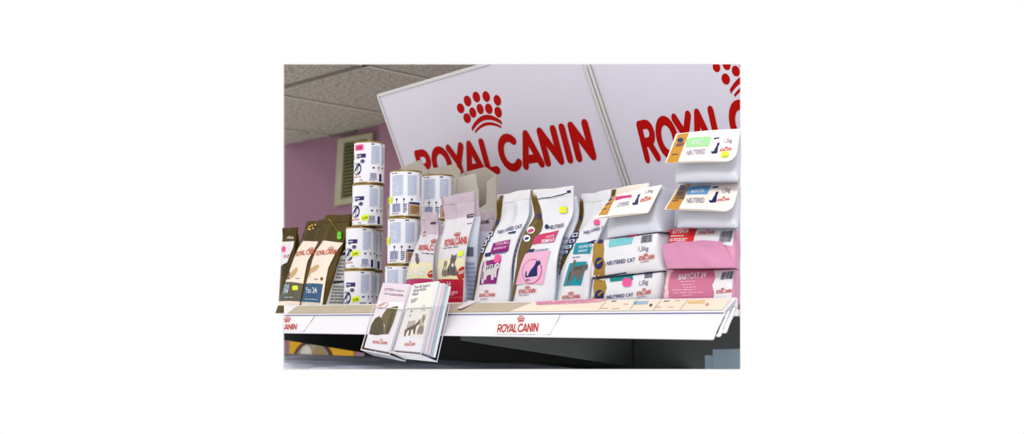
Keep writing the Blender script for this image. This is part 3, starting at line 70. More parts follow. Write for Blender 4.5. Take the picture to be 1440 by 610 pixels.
 'leaflet_right': {'q': [(-0.7565,-0.128,-0.1001),(-0.6671,-0.128,-0.1034),(-0.6771,-0.075,0.0441),(-0.7565,-0.075,0.0392)],'form': 'flat','bulge': 0,'seed': 0,'n': (0.0131,-0.9346,0.3556),'art': [('poly','leafcream',1,[(-0.0497,1.004),(0.9563,0.9972),(0.9879,0.2054),(0.0692,0.2115)]),('text','navytext',2,[(0.0647,0.9265),(0.7414,0.9303),(0.0381,0.9757)],'Tiesi tik kupla ir'),('text','navytext',2,[(0.0776,0.8783),(0.6022,0.8813),(0.0554,0.9222)],'aizsardziba'),('text','navytext',2,[(0.0851,0.8209),(0.335,0.8218),(0.0592,0.8694)],'dabai!'),('lines','navytext',2,[(0.1158,0.7017),(0.4674,0.7255),(0.0923,0.7637)],3),('catsitfront','greycat',2,[(0.4878,0.5699),(0.7993,0.5748),(0.434,0.8139)],None),('cattabby','tabby',2,[(0.1914,0.2045),(0.7775,0.2278),(0.0486,0.6134)],None),('catsitfront','greycat2',2,[(0.6566,0.2391),(0.9146,0.2515),(0.6064,0.528)],None),('crown','red',2,[(0.4698,0.1203),(0.5589,0.1225),(0.4572,0.1467)],None),('logo','red',2,[(0.3474,0.0678),(0.7169,0.0872),(0.3361,0.1079)],None)]},
 'sign_left': {'q': [(-1.3677,0.5876,0.0),(-0.5741,0.5876,0.0),(-0.6041,0.2891,0.6268),(-1.3701,0.3,0.604)],'n': (0.0,-0.9029,-0.4299),'form': 'flat','bulge': 0,'art': [('logo','signred',1,[(0.0786,0.5775),(0.9186,0.5639),(0.0913,0.7301)],1),('poly','signred',1,[(0.4027,0.8366),(0.3982,0.8371),(0.394,0.839),(0.3905,0.8421),(0.388,0.8461),(0.3865,0.8509),(0.3862,0.8561),(0.3872,0.8613),(0.3893,0.8662),(0.3924,0.8704),(0.3963,0.8737),(0.4007,0.8758),(0.4054,0.8765),(0.4099,0.876),(0.4141,0.8741),(0.4175,0.871),(0.42,0.867),(0.4215,0.8622),(0.4218,0.8571),(0.4208,0.8519),(0.4187,0.8471),(0.4157,0.8428),(0.4118,0.8395),(0.4074,0.8374)]),('poly','signred',1,[(0.4473,0.8563),(0.4428,0.8569),(0.4388,0.8589),(0.4354,0.8623),(0.4329,0.8667),(0.4314,0.8718),(0.4312,0.8774),(0.4322,0.883),(0.4343,0.8883),(0.4374,0.8928),(0.4412,0.8963),(0.4456,0.8985),(0.4501,0.8993),(0.4546,0.8987),(0.4586,0.8966),(0.462,0.8933),(0.4645,0.8889),(0.4659,0.8838),(0.4661,0.8782),(0.4652,0.8727),(0.4631,0.8675),(0.46,0.8629),(0.4562,0.8594),(0.4519,0.8571)]),('poly','signred',1,[(0.4946,0.863),(0.4902,0.8636),(0.4862,0.8657),(0.4829,0.869),(0.4804,0.8733),(0.479,0.8784),(0.4788,0.8839),(0.4798,0.8895),(0.4818,0.8947),(0.4848,0.8991),(0.4886,0.9026),(0.4929,0.9048),(0.4974,0.9056),(0.5017,0.9049),(0.5057,0.9029),(0.509,0.8996),(0.5115,0.8952),(0.5128,0.8902),(0.5131,0.8847),(0.5121,0.8792),(0.5101,0.874),(0.5071,0.8696),(0.5034,0.8661),(0.4991,0.8639)]),('poly','signred',1,[(0.5403,0.8554),(0.536,0.856),(0.5321,0.858),(0.5288,0.8613),(0.5264,0.8656),(0.525,0.8707),(0.5248,0.8761),(0.5257,0.8816),(0.5277,0.8867),(0.5307,0.8912),(0.5344,0.8946),(0.5386,0.8968),(0.543,0.8976),(0.5473,0.8969),(0.5512,0.8949),(0.5544,0.8917),(0.5568,0.8874),(0.5582,0.8823),(0.5584,0.8769),(0.5575,0.8715),(0.5555,0.8664),(0.5526,0.862),(0.5489,0.8585),(0.5447,0.8563)]),('poly','signred',1,[(0.5844,0.8315),(0.5802,0.832),(0.5763,0.834),(0.5731,0.8372),(0.5707,0.8415),(0.5693,0.8465),(0.5691,0.8519),(0.57,0.8573),(0.572,0.8624),(0.5749,0.8669),(0.5786,0.8703),(0.5827,0.8725),(0.587,0.8733),(0.5912,0.8727),(0.5951,0.8707),(0.5983,0.8675),(0.6006,0.8632),(0.602,0.8583),(0.6022,0.8529),(0.6013,0.8475),(0.5994,0.8424),(0.5965,0.838),(0.5929,0.8346),(0.5887,0.8323)]),('poly','signred',1,[(0.4176,0.7928),(0.413,0.7932),(0.4089,0.7951),(0.4054,0.7981),(0.4029,0.8022),(0.4014,0.8069),(0.4012,0.8121),(0.4021,0.8173),(0.4042,0.8222),(0.4073,0.8265),(0.4112,0.8298),(0.4156,0.8319),(0.4202,0.8328),(0.4247,0.8322),(0.4288,0.8304),(0.4323,0.8274),(0.4348,0.8233),(0.4362,0.8186),(0.4365,0.8135),(0.4356,0.8083),(0.4335,0.8034),(0.4304,0.7991),(0.4266,0.7958),(0.4222,0.7936)]),('poly','signred',1,[(0.4534,0.8086),(0.4492,0.8091),(0.4454,0.811),(0.4423,0.8142),(0.4399,0.8184),(0.4386,0.8234),(0.4384,0.8287),(0.4393,0.8341),(0.4413,0.8392),(0.4442,0.8436),(0.4478,0.847),(0.4518,0.8491),(0.4561,0.85),(0.4602,0.8494),(0.464,0.8474),(0.4672,0.8443),(0.4694,0.8401),(0.4707,0.8352),(0.4709,0.8299),(0.4701,0.8245),(0.4681,0.8194),(0.4653,0.8151),(0.4617,0.8117),(0.4576,0.8094)]),('poly','signred',1,[(0.4932,0.8156),(0.4891,0.8161),(0.4854,0.818),(0.4822,0.8212),(0.48,0.8253),(0.4787,0.8302),(0.4785,0.8355),(0.4794,0.8409),(0.4813,0.8459),(0.4841,0.8502),(0.4877,0.8536),(0.4916,0.8557),(0.4958,0.8566),(0.4999,0.856),(0.5036,0.854),(0.5067,0.8509),(0.509,0.8468),(0.5103,0.8419),(0.5105,0.8366),(0.5096,0.8313),(0.5077,0.8263),(0.5049,0.822),(0.5014,0.8186),(0.4974,0.8164)]),('poly','signred',1,[(0.5329,0.8088),(0.5286,0.8093),(0.5246,0.8112),(0.5213,0.8143),(0.5189,0.8184),(0.5175,0.8233),(0.5172,0.8285),(0.5182,0.8338),(0.5202,0.8388),(0.5231,0.8431),(0.5268,0.8464),(0.5311,0.8486),(0.5355,0.8494),(0.5398,0.8489),(0.5437,0.847),(0.547,0.8439),(0.5494,0.8397),(0.5508,0.8349),(0.551,0.8297),(0.5501,0.8244),(0.5481,0.8195),(0.5452,0.8152),(0.5415,0.8118),(0.5373,0.8096)]),('poly','signred',1,[(0.5703,0.7872),(0.566,0.7877),(0.5621,0.7897),(0.5588,0.7929),(0.5564,0.7972),(0.5551,0.8022),(0.5549,0.8076),(0.5558,0.8131),(0.5578,0.8183),(0.5607,0.8228),(0.5644,0.8263),(0.5685,0.8285),(0.5729,0.8294),(0.5771,0.8288),(0.581,0.8269),(0.5842,0.8236),(0.5866,0.8194),(0.5879,0.8144),(0.5881,0.809),(0.5872,0.8035),(0.5853,0.7984),(0.5824,0.7939),(0.5787,0.7904),(0.5746,0.7881)]),('arc','signred',1,[(0.4233,0.7649),(0.5712,0.7654),(0.4371,0.8656)],(0.34,0.2)),('arc','signred',1,[(0.4338,0.7516),(0.5625,0.7493),(0.4432,0.8298)],(0.3,0.155))]},
 'sign_right': {'q': [(-0.5701,0.5876,0.0),(0.18989999999999996,0.5876,0.0),(0.1599,0.2891,0.6268),(-0.6001,0.2891,0.6268)],'n': (0.0,-0.9029,-0.4299),'form': 'flat','bulge': 0,'art': [('logo','signred',1,[(0.0932,0.5248),(0.7367,0.5523),(0.1061,0.6756)],1),('poly','signred',1,[(0.4397,0.787),(0.4367,0.7873),(0.4339,0.7886),(0.4315,0.7909),(0.4297,0.794),(0.4286,0.7977),(0.4283,0.8018),(0.4288,0.8059),(0.4301,0.8097),(0.432,0.8131),(0.4345,0.8158),(0.4374,0.8176),(0.4404,0.8184),(0.4435,0.8181),(0.4462,0.8167),(0.4486,0.8144),(0.4504,0.8113),(0.4515,0.8077),(0.4518,0.8037),(0.4513,0.7996),(0.45,0.7957),(0.4481,0.7923),(0.4456,0.7896),(0.4427,0.7878)]),('poly','signred',1,[(0.4572,0.7435),(0.4538,0.7438),(0.4507,0.7453),(0.448,0.7478),(0.446,0.7513),(0.4448,0.7555),(0.4445,0.76),(0.445,0.7646),(0.4464,0.769),(0.4486,0.7729),(0.4514,0.7759),(0.4546,0.7779),(0.458,0.7788),(0.4613,0.7785),(0.4644,0.777),(0.4671,0.7745),(0.469,0.771),(0.4702,0.7669),(0.4706,0.7624),(0.47,0.7578),(0.4686,0.7534),(0.4665,0.7496),(0.4637,0.7465),(0.4606,0.7445)]),('poly','signred',1,[(0.4961,0.7629),(0.4929,0.7632),(0.49,0.7647),(0.4876,0.7671),(0.4857,0.7704),(0.4846,0.7744),(0.4842,0.7787),(0.4848,0.7831),(0.4861,0.7873),(0.4881,0.7909),(0.4906,0.7938),(0.4936,0.7957),(0.4968,0.7966),(0.4999,0.7962),(0.5028,0.7948),(0.5052,0.7924),(0.5071,0.7891),(0.5082,0.7851),(0.5085,0.7808),(0.508,0.7765),(0.5067,0.7723),(0.5047,0.7687),(0.5022,0.7658),(0.4992,0.7638)]),('poly','signred',1,[(0.5237,0.7713),(0.5206,0.7716),(0.5177,0.773),(0.5153,0.7754),(0.5135,0.7787),(0.5123,0.7826),(0.512,0.7869),(0.5125,0.7913),(0.5138,0.7954),(0.5158,0.799),(0.5183,0.8019),(0.5212,0.8038),(0.5243,0.8046),(0.5274,0.8043),(0.5302,0.8029),(0.5327,0.8004),(0.5345,0.7972),(0.5356,0.7933),(0.5359,0.789),(0.5355,0.7846),(0.5342,0.7805),(0.5322,0.7769),(0.5297,0.774),(0.5268,0.7721)]),('poly','signred',1,[(0.4736,0.7875),(0.4704,0.7878),(0.4675,0.7892),(0.465,0.7917),(0.4631,0.795),(0.462,0.799),(0.4617,0.8034),(0.4622,0.8078),(0.4635,0.8119),(0.4655,0.8156),(0.4681,0.8184),(0.4711,0.8204),(0.4743,0.8212),(0.4775,0.8208),(0.4804,0.8194),(0.4828,0.8169),(0.4847,0.8136),(0.4858,0.8096),(0.4861,0.8053),(0.4856,0.801),(0.4843,0.7968),(0.4823,0.7932),(0.4797,0.7903),(0.4768,0.7883)]),('arc','signred',1,[(0.4598,0.7197),(0.589,0.7292),(0.4668,0.8125)],(0.34,0.2)),('arc','signred',1,[(0.4688,0.7045),(0.5844,0.7134),(0.4711,0.7778)],(0.3,0.155))]},
 'brand_card': {'q': [(-0.5196,-0.0704,-0.0647),(-0.379,-0.0704,-0.0647),(-0.379,-0.0398,-0.0275),(-0.5196,-0.0398,-0.0275)],'form': 'flat','bulge': 0,'seed': 0,'n': (0.0,-0.7723,0.6353),'art': [('crown','red',1,[(0.3663,0.5905),(0.5177,0.6049),(0.2835,0.9573)],None),('logo','red',1,[(0.0799,0.0589),(0.8556,0.122),(0.0122,0.5061)],None),('lines','lavtext',1,[(0.1065,-0.0615),(0.9295,-0.0313),(0.0976,-0.0214)],1)]},
 'brand_card_left': {'q': [(-1.4086,-0.0704,-0.0647),(-1.1859,-0.0704,-0.0647),(-1.1859,-0.0398,-0.0275),(-1.4086,-0.0398,-0.0275)],'form': 'flat','bulge': 0,'seed': 0,'n': (0.0,-0.7723,0.6353),'art': [('logo','red',1,[(0.2716,0.0559),(0.9045,0.0947),(0.2077,0.4444)],None),('crown','red',1,[(0.5603,0.5389),(0.7009,0.5699),(0.4771,0.9564)],None)]},
 'printed_strip': {'q': [(-0.5044,-0.0355,-0.0215),(-0.004,-0.0355,-0.0215),(-0.006,-0.0055,-0.0026),(-0.4674,-0.0055,-0.0026)],'form': 'flat','bulge': 0,'seed': 0,'n': (0.0,-0.533,0.8461),'art': [('poly','rosepale',1,[(0.0054,1.0365),(0.1853,1.1573),(0.2602,1.1909),(0.3833,1.2215),(0.393,0.8688),(0.3076,0.7659),(0.2021,0.6935),(0.0677,0.6393)]),('lines','rosedk',2,[(0.072,0.6675),(0.3826,0.8998),(0.0268,0.9424)],2),('poly','bluegrey',1,[(0.5597,0.876),(0.6304,0.9092),(0.6478,0.5814),(0.5829,0.5437)]),('poly','beigedk',1,[(0.8209,0.825),(0.8917,0.9076),(0.9033,0.5934),(0.8319,0.5865)]),('poly','brown',1,[(0.6723,0.5618),(0.6749,0.5315),(0.6773,0.4978),(0.6792,0.4632),(0.6805,0.4298),(0.6812,0.4001),(0.6812,0.3759),(0.6805,0.3589),(0.6792,0.3503),(0.6774,0.3507),(0.6751,0.36),(0.6725,0.3776),(0.6699,0.4023),(0.6673,0.4325),(0.6649,0.4661),(0.6629,0.5009),(0.6615,0.5344),(0.6608,0.5644),(0.6607,0.5887),(0.6614,0.6058),(0.6627,0.6144),(0.6646,0.6139),(0.667,0.6045),(0.6696,0.5867)]),('poly','brownlt',1,[(0.9233,0.5752),(0.9251,0.5458),(0.9264,0.5123),(0.9274,0.4772),(0.9278,0.4426),(0.9277,0.4111),(0.9271,0.3847),(0.926,0.3652),(0.9245,0.354),(0.9227,0.3517),(0.9207,0.3585),(0.9187,0.3741),(0.9168,0.3973),(0.9151,0.4266),(0.9137,0.46),(0.9127,0.4953),(0.9122,0.5299),(0.9123,0.5616),(0.9128,0.5882),(0.9139,0.6078),(0.9155,0.6191),(0.9173,0.6213),(0.9193,0.6143),(0.9214,0.5986)]),('lines','ink',1,[(0.4489,0.853),(0.4742,0.8734),(0.4369,0.9952)],2),('lines','ink',1,[(0.7115,0.7779),(0.7349,0.7977),(0.7038,0.9137)],2),('lines','rosedk',1,[(0.4596,0.1609),(0.495,0.1819),(0.4508,0.2588)],1),('lines','rosedk',1,[(0.5166,0.1235),(0.5513,0.1445),(0.5085,0.2203)],1),('lines','rosedk',1,[(0.7062,0.2222),(0.7392,0.2419),(0.7001,0.316)],1),('lines','rosedk',1,[(0.7642,0.2368),(0.7967,0.2562),(0.7587,0.3297)],1),('lines','rosedk',1,[(0.5347,0.5555),(0.5705,0.5738),(0.5265,0.6531)],1),('lines','rosedk',1,[(0.7601,0.8301),(0.7944,0.8462),(0.7542,0.9247)],1),('poly','greyline',1,[(0.452,0.0936),(0.4018,1.0757),(0.4064,1.0742),(0.4575,0.0926)]),('poly','greyline',1,[(0.5995,0.0688),(0.5648,1.0245),(0.5691,1.0232),(0.6047,0.0679)]),('poly','greyline',1,[(0.7079,0.0505),(0.6841,0.9868),(0.6882,0.9855),(0.7129,0.0496)]),('poly','greyline',1,[(0.8238,0.0309),(0.811,0.9465),(0.8149,0.9452),(0.8285,0.0301)])]},
 'tan_strip': {'q': [(-1.2964,-0.0355,-0.0215),(-0.5064,-0.0355,-0.0215),(-0.4694,-0.0055,-0.0026),(-1.2964,-0.0055,-0.0026)],'n': (0.0,-0.533,0.8461),'form': 'flat','bulge': 0,'art': []},
 'tins': {'A1': (-1.1376,0.0683),'A2': (-1.1351,0.0708),'A3': (-1.1203,0.0784),'A4': (-1.1184,0.0803),'A5': (-1.1883,0.1332),'B1': (-0.9626,0.0588),'B2': (-0.959,0.0624),'B3': (-0.956,0.0654),'C1': (-0.9577,0.1616),'C3': (-0.9543,0.165),'D1': (-1.0432,0.1194)},
 'carton_far': [(-1.2562,0.3,0.3293),(-1.257,0.3,0.3809),(-1.1833,0.3,0.3952),(-1.155,0.3,0.3696),(-1.1544,0.3,0.3203)],
 'carton_mid': [(-1.1139,0.27,0.314),(-1.1144,0.27,0.3595),(-1.0084,0.27,0.3628),(-0.9866,0.27,0.343),(-0.9832,0.27,0.233),(-1.113,0.27,0.2421)],
 'carton_near': [(-0.9928,0.29,0.2351),(-0.9921,0.29,0.3419),(-0.9156,0.29,0.3478),(-0.8721,0.29,0.3229),(-0.8769,0.29,0.2269)],
 'bracket_mid': {'x': -0.7168,'back': (-0.7168,0.6267,-0.158),'front': (-0.7168,0.0263,-0.0816)},
 'bracket_left': ((-1.8421,0.3122,-0.0982),(-1.8421,0.6282,-0.1457)),
 'bracket_left_x': -1.8421,
 'panel_y': 0.6267,
 'wall_y': 1.27,
 'vent': [(-2.8862,1.27,0.4713),(-2.6364,1.27,0.4803),(-2.6145,1.27,0.7707),(-2.8674,1.27,0.774)],
 'pil_x': -2.5514,
 'poster': [(-3.228,1.27,-0.3009),(-2.7398,1.27,-0.2827),(-2.7454,1.27,-0.0438),(-3.2372,1.27,-0.0443)],
 'poster_oval': [(-3.0375,1.27,-0.2236),(-2.8809,1.27,-0.2194),(-3.0405,1.27,-0.1276),(-3.2015,1.27,-0.228)],
 'gap': [(-2.9412,1.27,0.8033),(-2.7499,1.27,0.8052)],
 'ceil_z': 0.8008,
 'limits': {'top': (-0.16679,0.16935,-0.97134),'right': (-0.84347,-0.53679,0.02038),'bottom': (-0.03188,0.03236,0.99897),'left': (0.54956,0.83521,0.02038)},
 'cam': {'loc': (0.99535,-1.55292,-0.03763),'rot': None,'yaw': 0.7930085439746872,'pitch': 0.09700996816069184,'lens': 37.25},
 'box': [(-0.2518,0.3,-0.1393),(-0.1676,0.3,-0.1366),(-0.1669,0.3,-0.1056),(-0.2512,0.3,-0.1104)],
 'stickers': [('yellow','bag_female_pink',[(0.6952,0.8033),(0.8778,0.7992),(0.8476,0.8513),(0.692,0.8523)]),('pink','bag_young_male_purple',[(0.622,0.3689),(0.7791,0.3728),(0.77,0.432),(0.6275,0.4355)]),('pink','bag_young_female_teal',[(0.6475,0.723),(0.8943,0.7045),(0.7659,0.7698),(0.5648,0.7741)]),('yellow','bag_persian_red',[(0.8651,0.4525),(0.9625,0.4632),(0.9393,0.5072),(0.8436,0.4857)]),('yellow','bag_kitten_magenta',[(1.0258,0.4504),(1.1925,0.4627),(1.1639,0.4962),(0.9974,0.4802)]),('yellow','bag_olive_green',[(0.5507,0.2288),(0.7742,0.2296),(0.7274,0.2775),(0.505,0.2778)]),('green','bag_olive_blue',[(0.749,0.7427),(0.9183,0.742),(0.8105,0.8251),(0.6863,0.8217)]),('pink','bag_olive_far',[(0.0897,0.7159),(0.3917,0.7173),(0.3599,0.7868),(0.0542,0.7818)]),('pink','lying_teal_low',[(0.5245,0.6489),(0.647,0.6437),(0.6206,0.8998),(0.4974,0.9265)]),('yellow','label_green',[(0.8025,0.0846),(0.9012,0.0989),(0.9039,0.2547),(0.8096,0.2386)])],
}

random.seed(7)
scene = bpy.context.scene
col = scene.collection
LOC = L['cam']['loc']

# ---------------------------------------------------------------- materials
def lin(c):
    c /= 255.0
    return c/12.92 if c <= .04045 else ((c+.055)/1.055)**2.4
M = {}
ALB = .92
def mk(name, rgb, rough=.5, metal=0.0, bump=0.0, bscale=40.0, var=0.0, spec=.4, coat=0.0, vscale=12.0):
    m = bpy.data.materials.new(name); m.use_nodes = True
    nt = m.node_tree; b = nt.nodes['Principled BSDF']
    c = (lin(rgb[0])*ALB, lin(rgb[1])*ALB, lin(rgb[2])*ALB, 1)
    b.inputs['Base Color'].default_value = c
    b.inputs['Roughness'].default_value = rough
    b.inputs['Metallic'].default_value = metal
    b.inputs['Specular IOR Level'].default_value = spec
    b.inputs['Coat Weight'].default_value = coat
    tc = nt.nodes.new('ShaderNodeTexCoord')
    if var:
        n = nt.nodes.new('ShaderNodeTexNoise'); n.inputs['Scale'].default_value = vscale; n.inputs['Detail'].default_value = 5
        r = nt.nodes.new('ShaderNodeValToRGB')
        r.color_ramp.elements[0].position = .3; r.color_ramp.elements[1].position = .72
        r.color_ramp.elements[0].color = tuple(x*(1-var) for x in c[:3])+(1,)
        r.color_ramp.elements[1].color = tuple(min(1, x*(1+var)) for x in c[:3])+(1,)
        nt.links.new(tc.outputs['Object'], n.inputs['Vector']); nt.links.new(n.outputs['Fac'], r.inputs['Fac'])
        nt.links.new(r.outputs['Color'], b.inputs['Base Color'])
    if bump:
        n = nt.nodes.new('ShaderNodeTexNoise'); n.inputs['Scale'].default_value = bscale; n.inputs['Detail'].default_value = 4
        k = nt.nodes.new('ShaderNodeBump'); k.inputs['Strength'].default_value = bump; k.inputs['Distance'].default_value = .01
        nt.links.new(tc.outputs['Object'], n.inputs['Vector']); nt.links.new(n.outputs['Fac'], k.inputs['Height'])
        nt.links.new(k.outputs['Normal'], b.inputs['Normal'])
    M[name] = m
    return m
# inks on the packaging
for nm, c in dict(navy=(28, 34, 104), ink=(62, 62, 92), white=(238, 236, 240), whitebag=(232, 230, 233), red=(196, 46, 32),
                  orange=(196, 74, 30), teal=(8, 146, 164), tealdk=(30, 140, 146), tealpale=(126, 200, 208), purple=(138, 12, 122),
                  banner=(204, 62, 112), pinkpanel=(226, 178, 204), pinkring=(186, 62, 122), pinktext=(240, 190, 210), lavtext=(140, 126, 160),
                  gold=(106, 80, 4), goldlt=(166, 132, 44), goldlb=(204, 146, 24), golddk=(116, 92, 30), goldspark=(222, 186, 96),
                  cream=(242, 228, 214), paleyel=(230, 222, 184), redseal=(184, 52, 46), redband=(184, 22, 58), redline=(198, 90, 84), magband=(190, 50, 110),
                  dkgrey=(74, 68, 74), greycat=(116, 108, 104), greycat2=(152, 142, 128), darkcat=(66, 60, 56), palecat=(206, 200, 204), whitecat=(224, 220, 216), dogtan=(206, 172, 122),
                  bandblue=(20, 86, 128), bandgrey=(88, 86, 70), bandedge=(226, 218, 200), skytext=(190, 214, 226), brown=(112, 74, 40), brownlt=(206, 160, 120),
                  leaf=(120, 126, 40), pinkpale=(240, 202, 208), rosedk=(208, 126, 156), rosepale=(226, 172, 186), rednew=(224, 56, 50), magenta=(206, 40, 132), skyblue=(104, 170, 216),
                  greenpale=(166, 222, 160), lilacwash=(226, 214, 222), magtext=(122, 22, 82), leafwhite=(236, 234, 236), leafcream=(232, 230, 224), fur=(112, 102, 58), furdark=(74, 66, 34),
                  navytext=(66, 62, 112), tabby=(112, 94, 74), tabbydk=(62, 50, 40), bluegrey=(166, 190, 206), beigedk=(232, 202, 150), greyline=(206, 198, 184),
                  tinbar=(112, 122, 170), tinpurple=(74, 40, 112), tinblue=(228, 231, 240), tintext=(160, 172, 204), tingrey=(140, 136, 150), tinbrown=(196, 158, 116), tinorange=(236, 152, 104), silver=(236, 236, 234), silverline=(150, 148, 150)).items():
    mk(nm, c, .38, spec=.4)
mk('signred', (186, 14, 6), .6, spec=.12)
mk('yellow', (232, 246, 10), .6); mk('pink', (255, 92, 160), .6); mk('green', (106, 214, 40), .6)
for nm in ('fur', 'furdark', 'tabby', 'greycat'):
    b = M[nm].node_tree.nodes['Principled BSDF']; b.inputs['Roughness'].default_value = .7
mk('foil_white', (226, 225, 229), .3, bump=.22, bscale=26, var=.03, spec=.5)
mk('foil_side', (214, 218, 228), .3, bump=.3, bscale=24, var=.06, spec=.5)
mk('foil_lavender', (200, 184, 196), .34, bump=.3, bscale=30, var=.06)
mk('foil_kitten', (220, 216, 220), .32, bump=.2, bscale=26, var=.04)
mk('foil_olive', (84, 66, 0), .3, bump=.35, bscale=26, var=.4, spec=.22)
mk('foil_olive_top', (88, 70, 2), .34, bump=.25, bscale=26, var=.25, spec=.2)
mk('foil_silver', (186, 184, 180), .3, metal=.2, bump=.6, bscale=34, var=.3, vscale=30)
mk('foil_pink', (218, 158, 186), .42, bump=.35, bscale=20, var=.05)
mk('foil_pink_dark', (208, 146, 178), .45, bump=.5, bscale=18, var=.06)
mk('belly', (208, 210, 220), .4, bump=.4, bscale=16, var=.03)
mk('label_cream', (250, 240, 230), .4)
mk('tin_paper', (238, 237, 242), .2, spec=.6, coat=.4)
mk('tin_metal', (176, 160, 120), .25, metal=.9)
mk('tin_gold', (168, 140, 84), .28, metal=.8)
mk('board_grey', (190, 181, 170), .8, bump=.1, bscale=90, var=.05)
mk('board_light', (208, 202, 192), .8, bump=.1, bscale=90, var=.04)
mk('board_edge', (226, 220, 206), .8)
mk('sign_face', (222, 218, 230), .3, var=.03, vscale=3)
mk('sign_frame', (218, 218, 216), .35, metal=.15)
mk('sign_groove', (150, 150, 146), .4, metal=.2)
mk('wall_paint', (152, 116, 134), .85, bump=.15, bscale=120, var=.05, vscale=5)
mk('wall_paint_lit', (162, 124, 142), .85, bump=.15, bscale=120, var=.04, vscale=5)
mk('vent_frame', (170, 164, 138), .6, var=.1)
mk('vent_slat', (148, 143, 108), .6, var=.15, vscale=40)
mk('vent_dark', (60, 58, 40), .8)
mk('rail_white', (238, 236, 241), .3, spec=.5)
mk('rail_groove_shade', (128, 134, 172), .5)  # shading line of the rail groove, put into a darker colour
mk('shelf_paint', (222, 220, 222), .5)
mk('strip_tan', (200, 186, 166), .6, var=.06, vscale=20)
mk('strip_cream', (240, 226, 208), .5)
mk('card_white', (242, 240, 242), .35)
mk('steel_dark', (72, 78, 75), .55, var=.08, vscale=8)
mk('steel_mid', (84, 88, 87), .55, var=.08, vscale=8)
mk('steel_low', (92, 110, 112), .5, var=.15, vscale=6)
mk('poster_yellow', (206, 160, 8), .6, var=.08)
mk('poster_ring', (84, 28, 44), .6)
mk('poster_field', (146, 140, 122), .7, var=.35, vscale=14)
mk('poster_pale', (196, 192, 180), .7, var=.2, vscale=20)
mk('poster_tan', (150, 128, 84), .7, var=.2, vscale=20)
mk('sack_grey', (196, 204, 218), .22, bump=.9, bscale=14, var=.35, vscale=9, spec=.7)
mk('sack_print', (60, 66, 62), .3)
mk('box_grey', (140, 156, 168), .6, var=.08)
mk('paper_white', (240, 238, 242), .6); mk('paper_pink', (240, 222, 232), .6); mk('paper_teal', (184, 218, 224), .6)
mk('acrylic_edge', (210, 210, 218), .15, spec=.7)
mk('ceiling_bar', (205, 200, 190), .6); mk('ceiling_gap_shade', (128, 120, 110), .8); mk('gap_shade', (120, 112, 108), .9)  # gap tones: shadow in the ceiling joints put into the colour

def ceiling_material():
    m = mk('ceiling_tile', (152, 146, 138), .95)
    nt = m.node_tree; b = nt.nodes['Principled BSDF']; tc = nt.nodes.new('ShaderNodeTexCoord')
    n = nt.nodes.new('ShaderNodeTexNoise'); n.inputs['Scale'].default_value = 75; n.inputs['Detail'].default_value = 6; n.inputs['Roughness'].default_value = .75
    r = nt.nodes.new('ShaderNodeValToRGB'); e = r.color_ramp.elements
    e[0].position = .36; e[0].color = (.20, .182, .155, 1); e[1].position = .64; e[1].color = (.58, .535, .46, 1)
    k = nt.nodes.new('ShaderNodeBump'); k.inputs['Strength'].default_value = .6; k.inputs['Distance'].default_value = .004
    nt.links.new(tc.outputs['Object'], n.inputs['Vector']); nt.links.new(n.outputs['Fac'], r.inputs['Fac'])
    nt.links.new(r.outputs['Color'], b.inputs['Base Color']); nt.links.new(n.outputs['Fac'], k.inputs['Height']); nt.links.new(k.outputs['Normal'], b.inputs['Normal'])
ceiling_material()
def clear_material():
    m = bpy.data.materials.new('acrylic_clear'); m.use_nodes = True; nt = m.node_tree; nt.nodes.clear()
    out = nt.nodes.new('ShaderNodeOutputMaterial'); mix = nt.nodes.new('ShaderNodeMixShader')
    t = nt.nodes.new('ShaderNodeBsdfTransparent'); t.inputs['Color'].default_value = (.92, .92, .935, 1)
    g = nt.nodes.new('ShaderNodeBsdfGlossy'); g.inputs['Roughness'].default_value = .06
    lw = nt.nodes.new('ShaderNodeLayerWeight'); lw.inputs['Blend'].default_value = .25
    f = nt.nodes.new('ShaderNodeMath'); f.operation = 'MULTIPLY_ADD'; f.inputs[1].default_value = .06; f.inputs[2].default_value = .012; nt.links.new(lw.outputs['Facing'], f.inputs[0])
    nt.links.new(f.outputs[0], mix.inputs['Fac']); nt.links.new(t.outputs['BSDF'], mix.inputs[1]); nt.links.new(g.outputs['BSDF'], mix.inputs[2])
    nt.links.new(mix.outputs['Shader'], out.inputs['Surface']); M['acrylic_clear'] = m
clear_material()

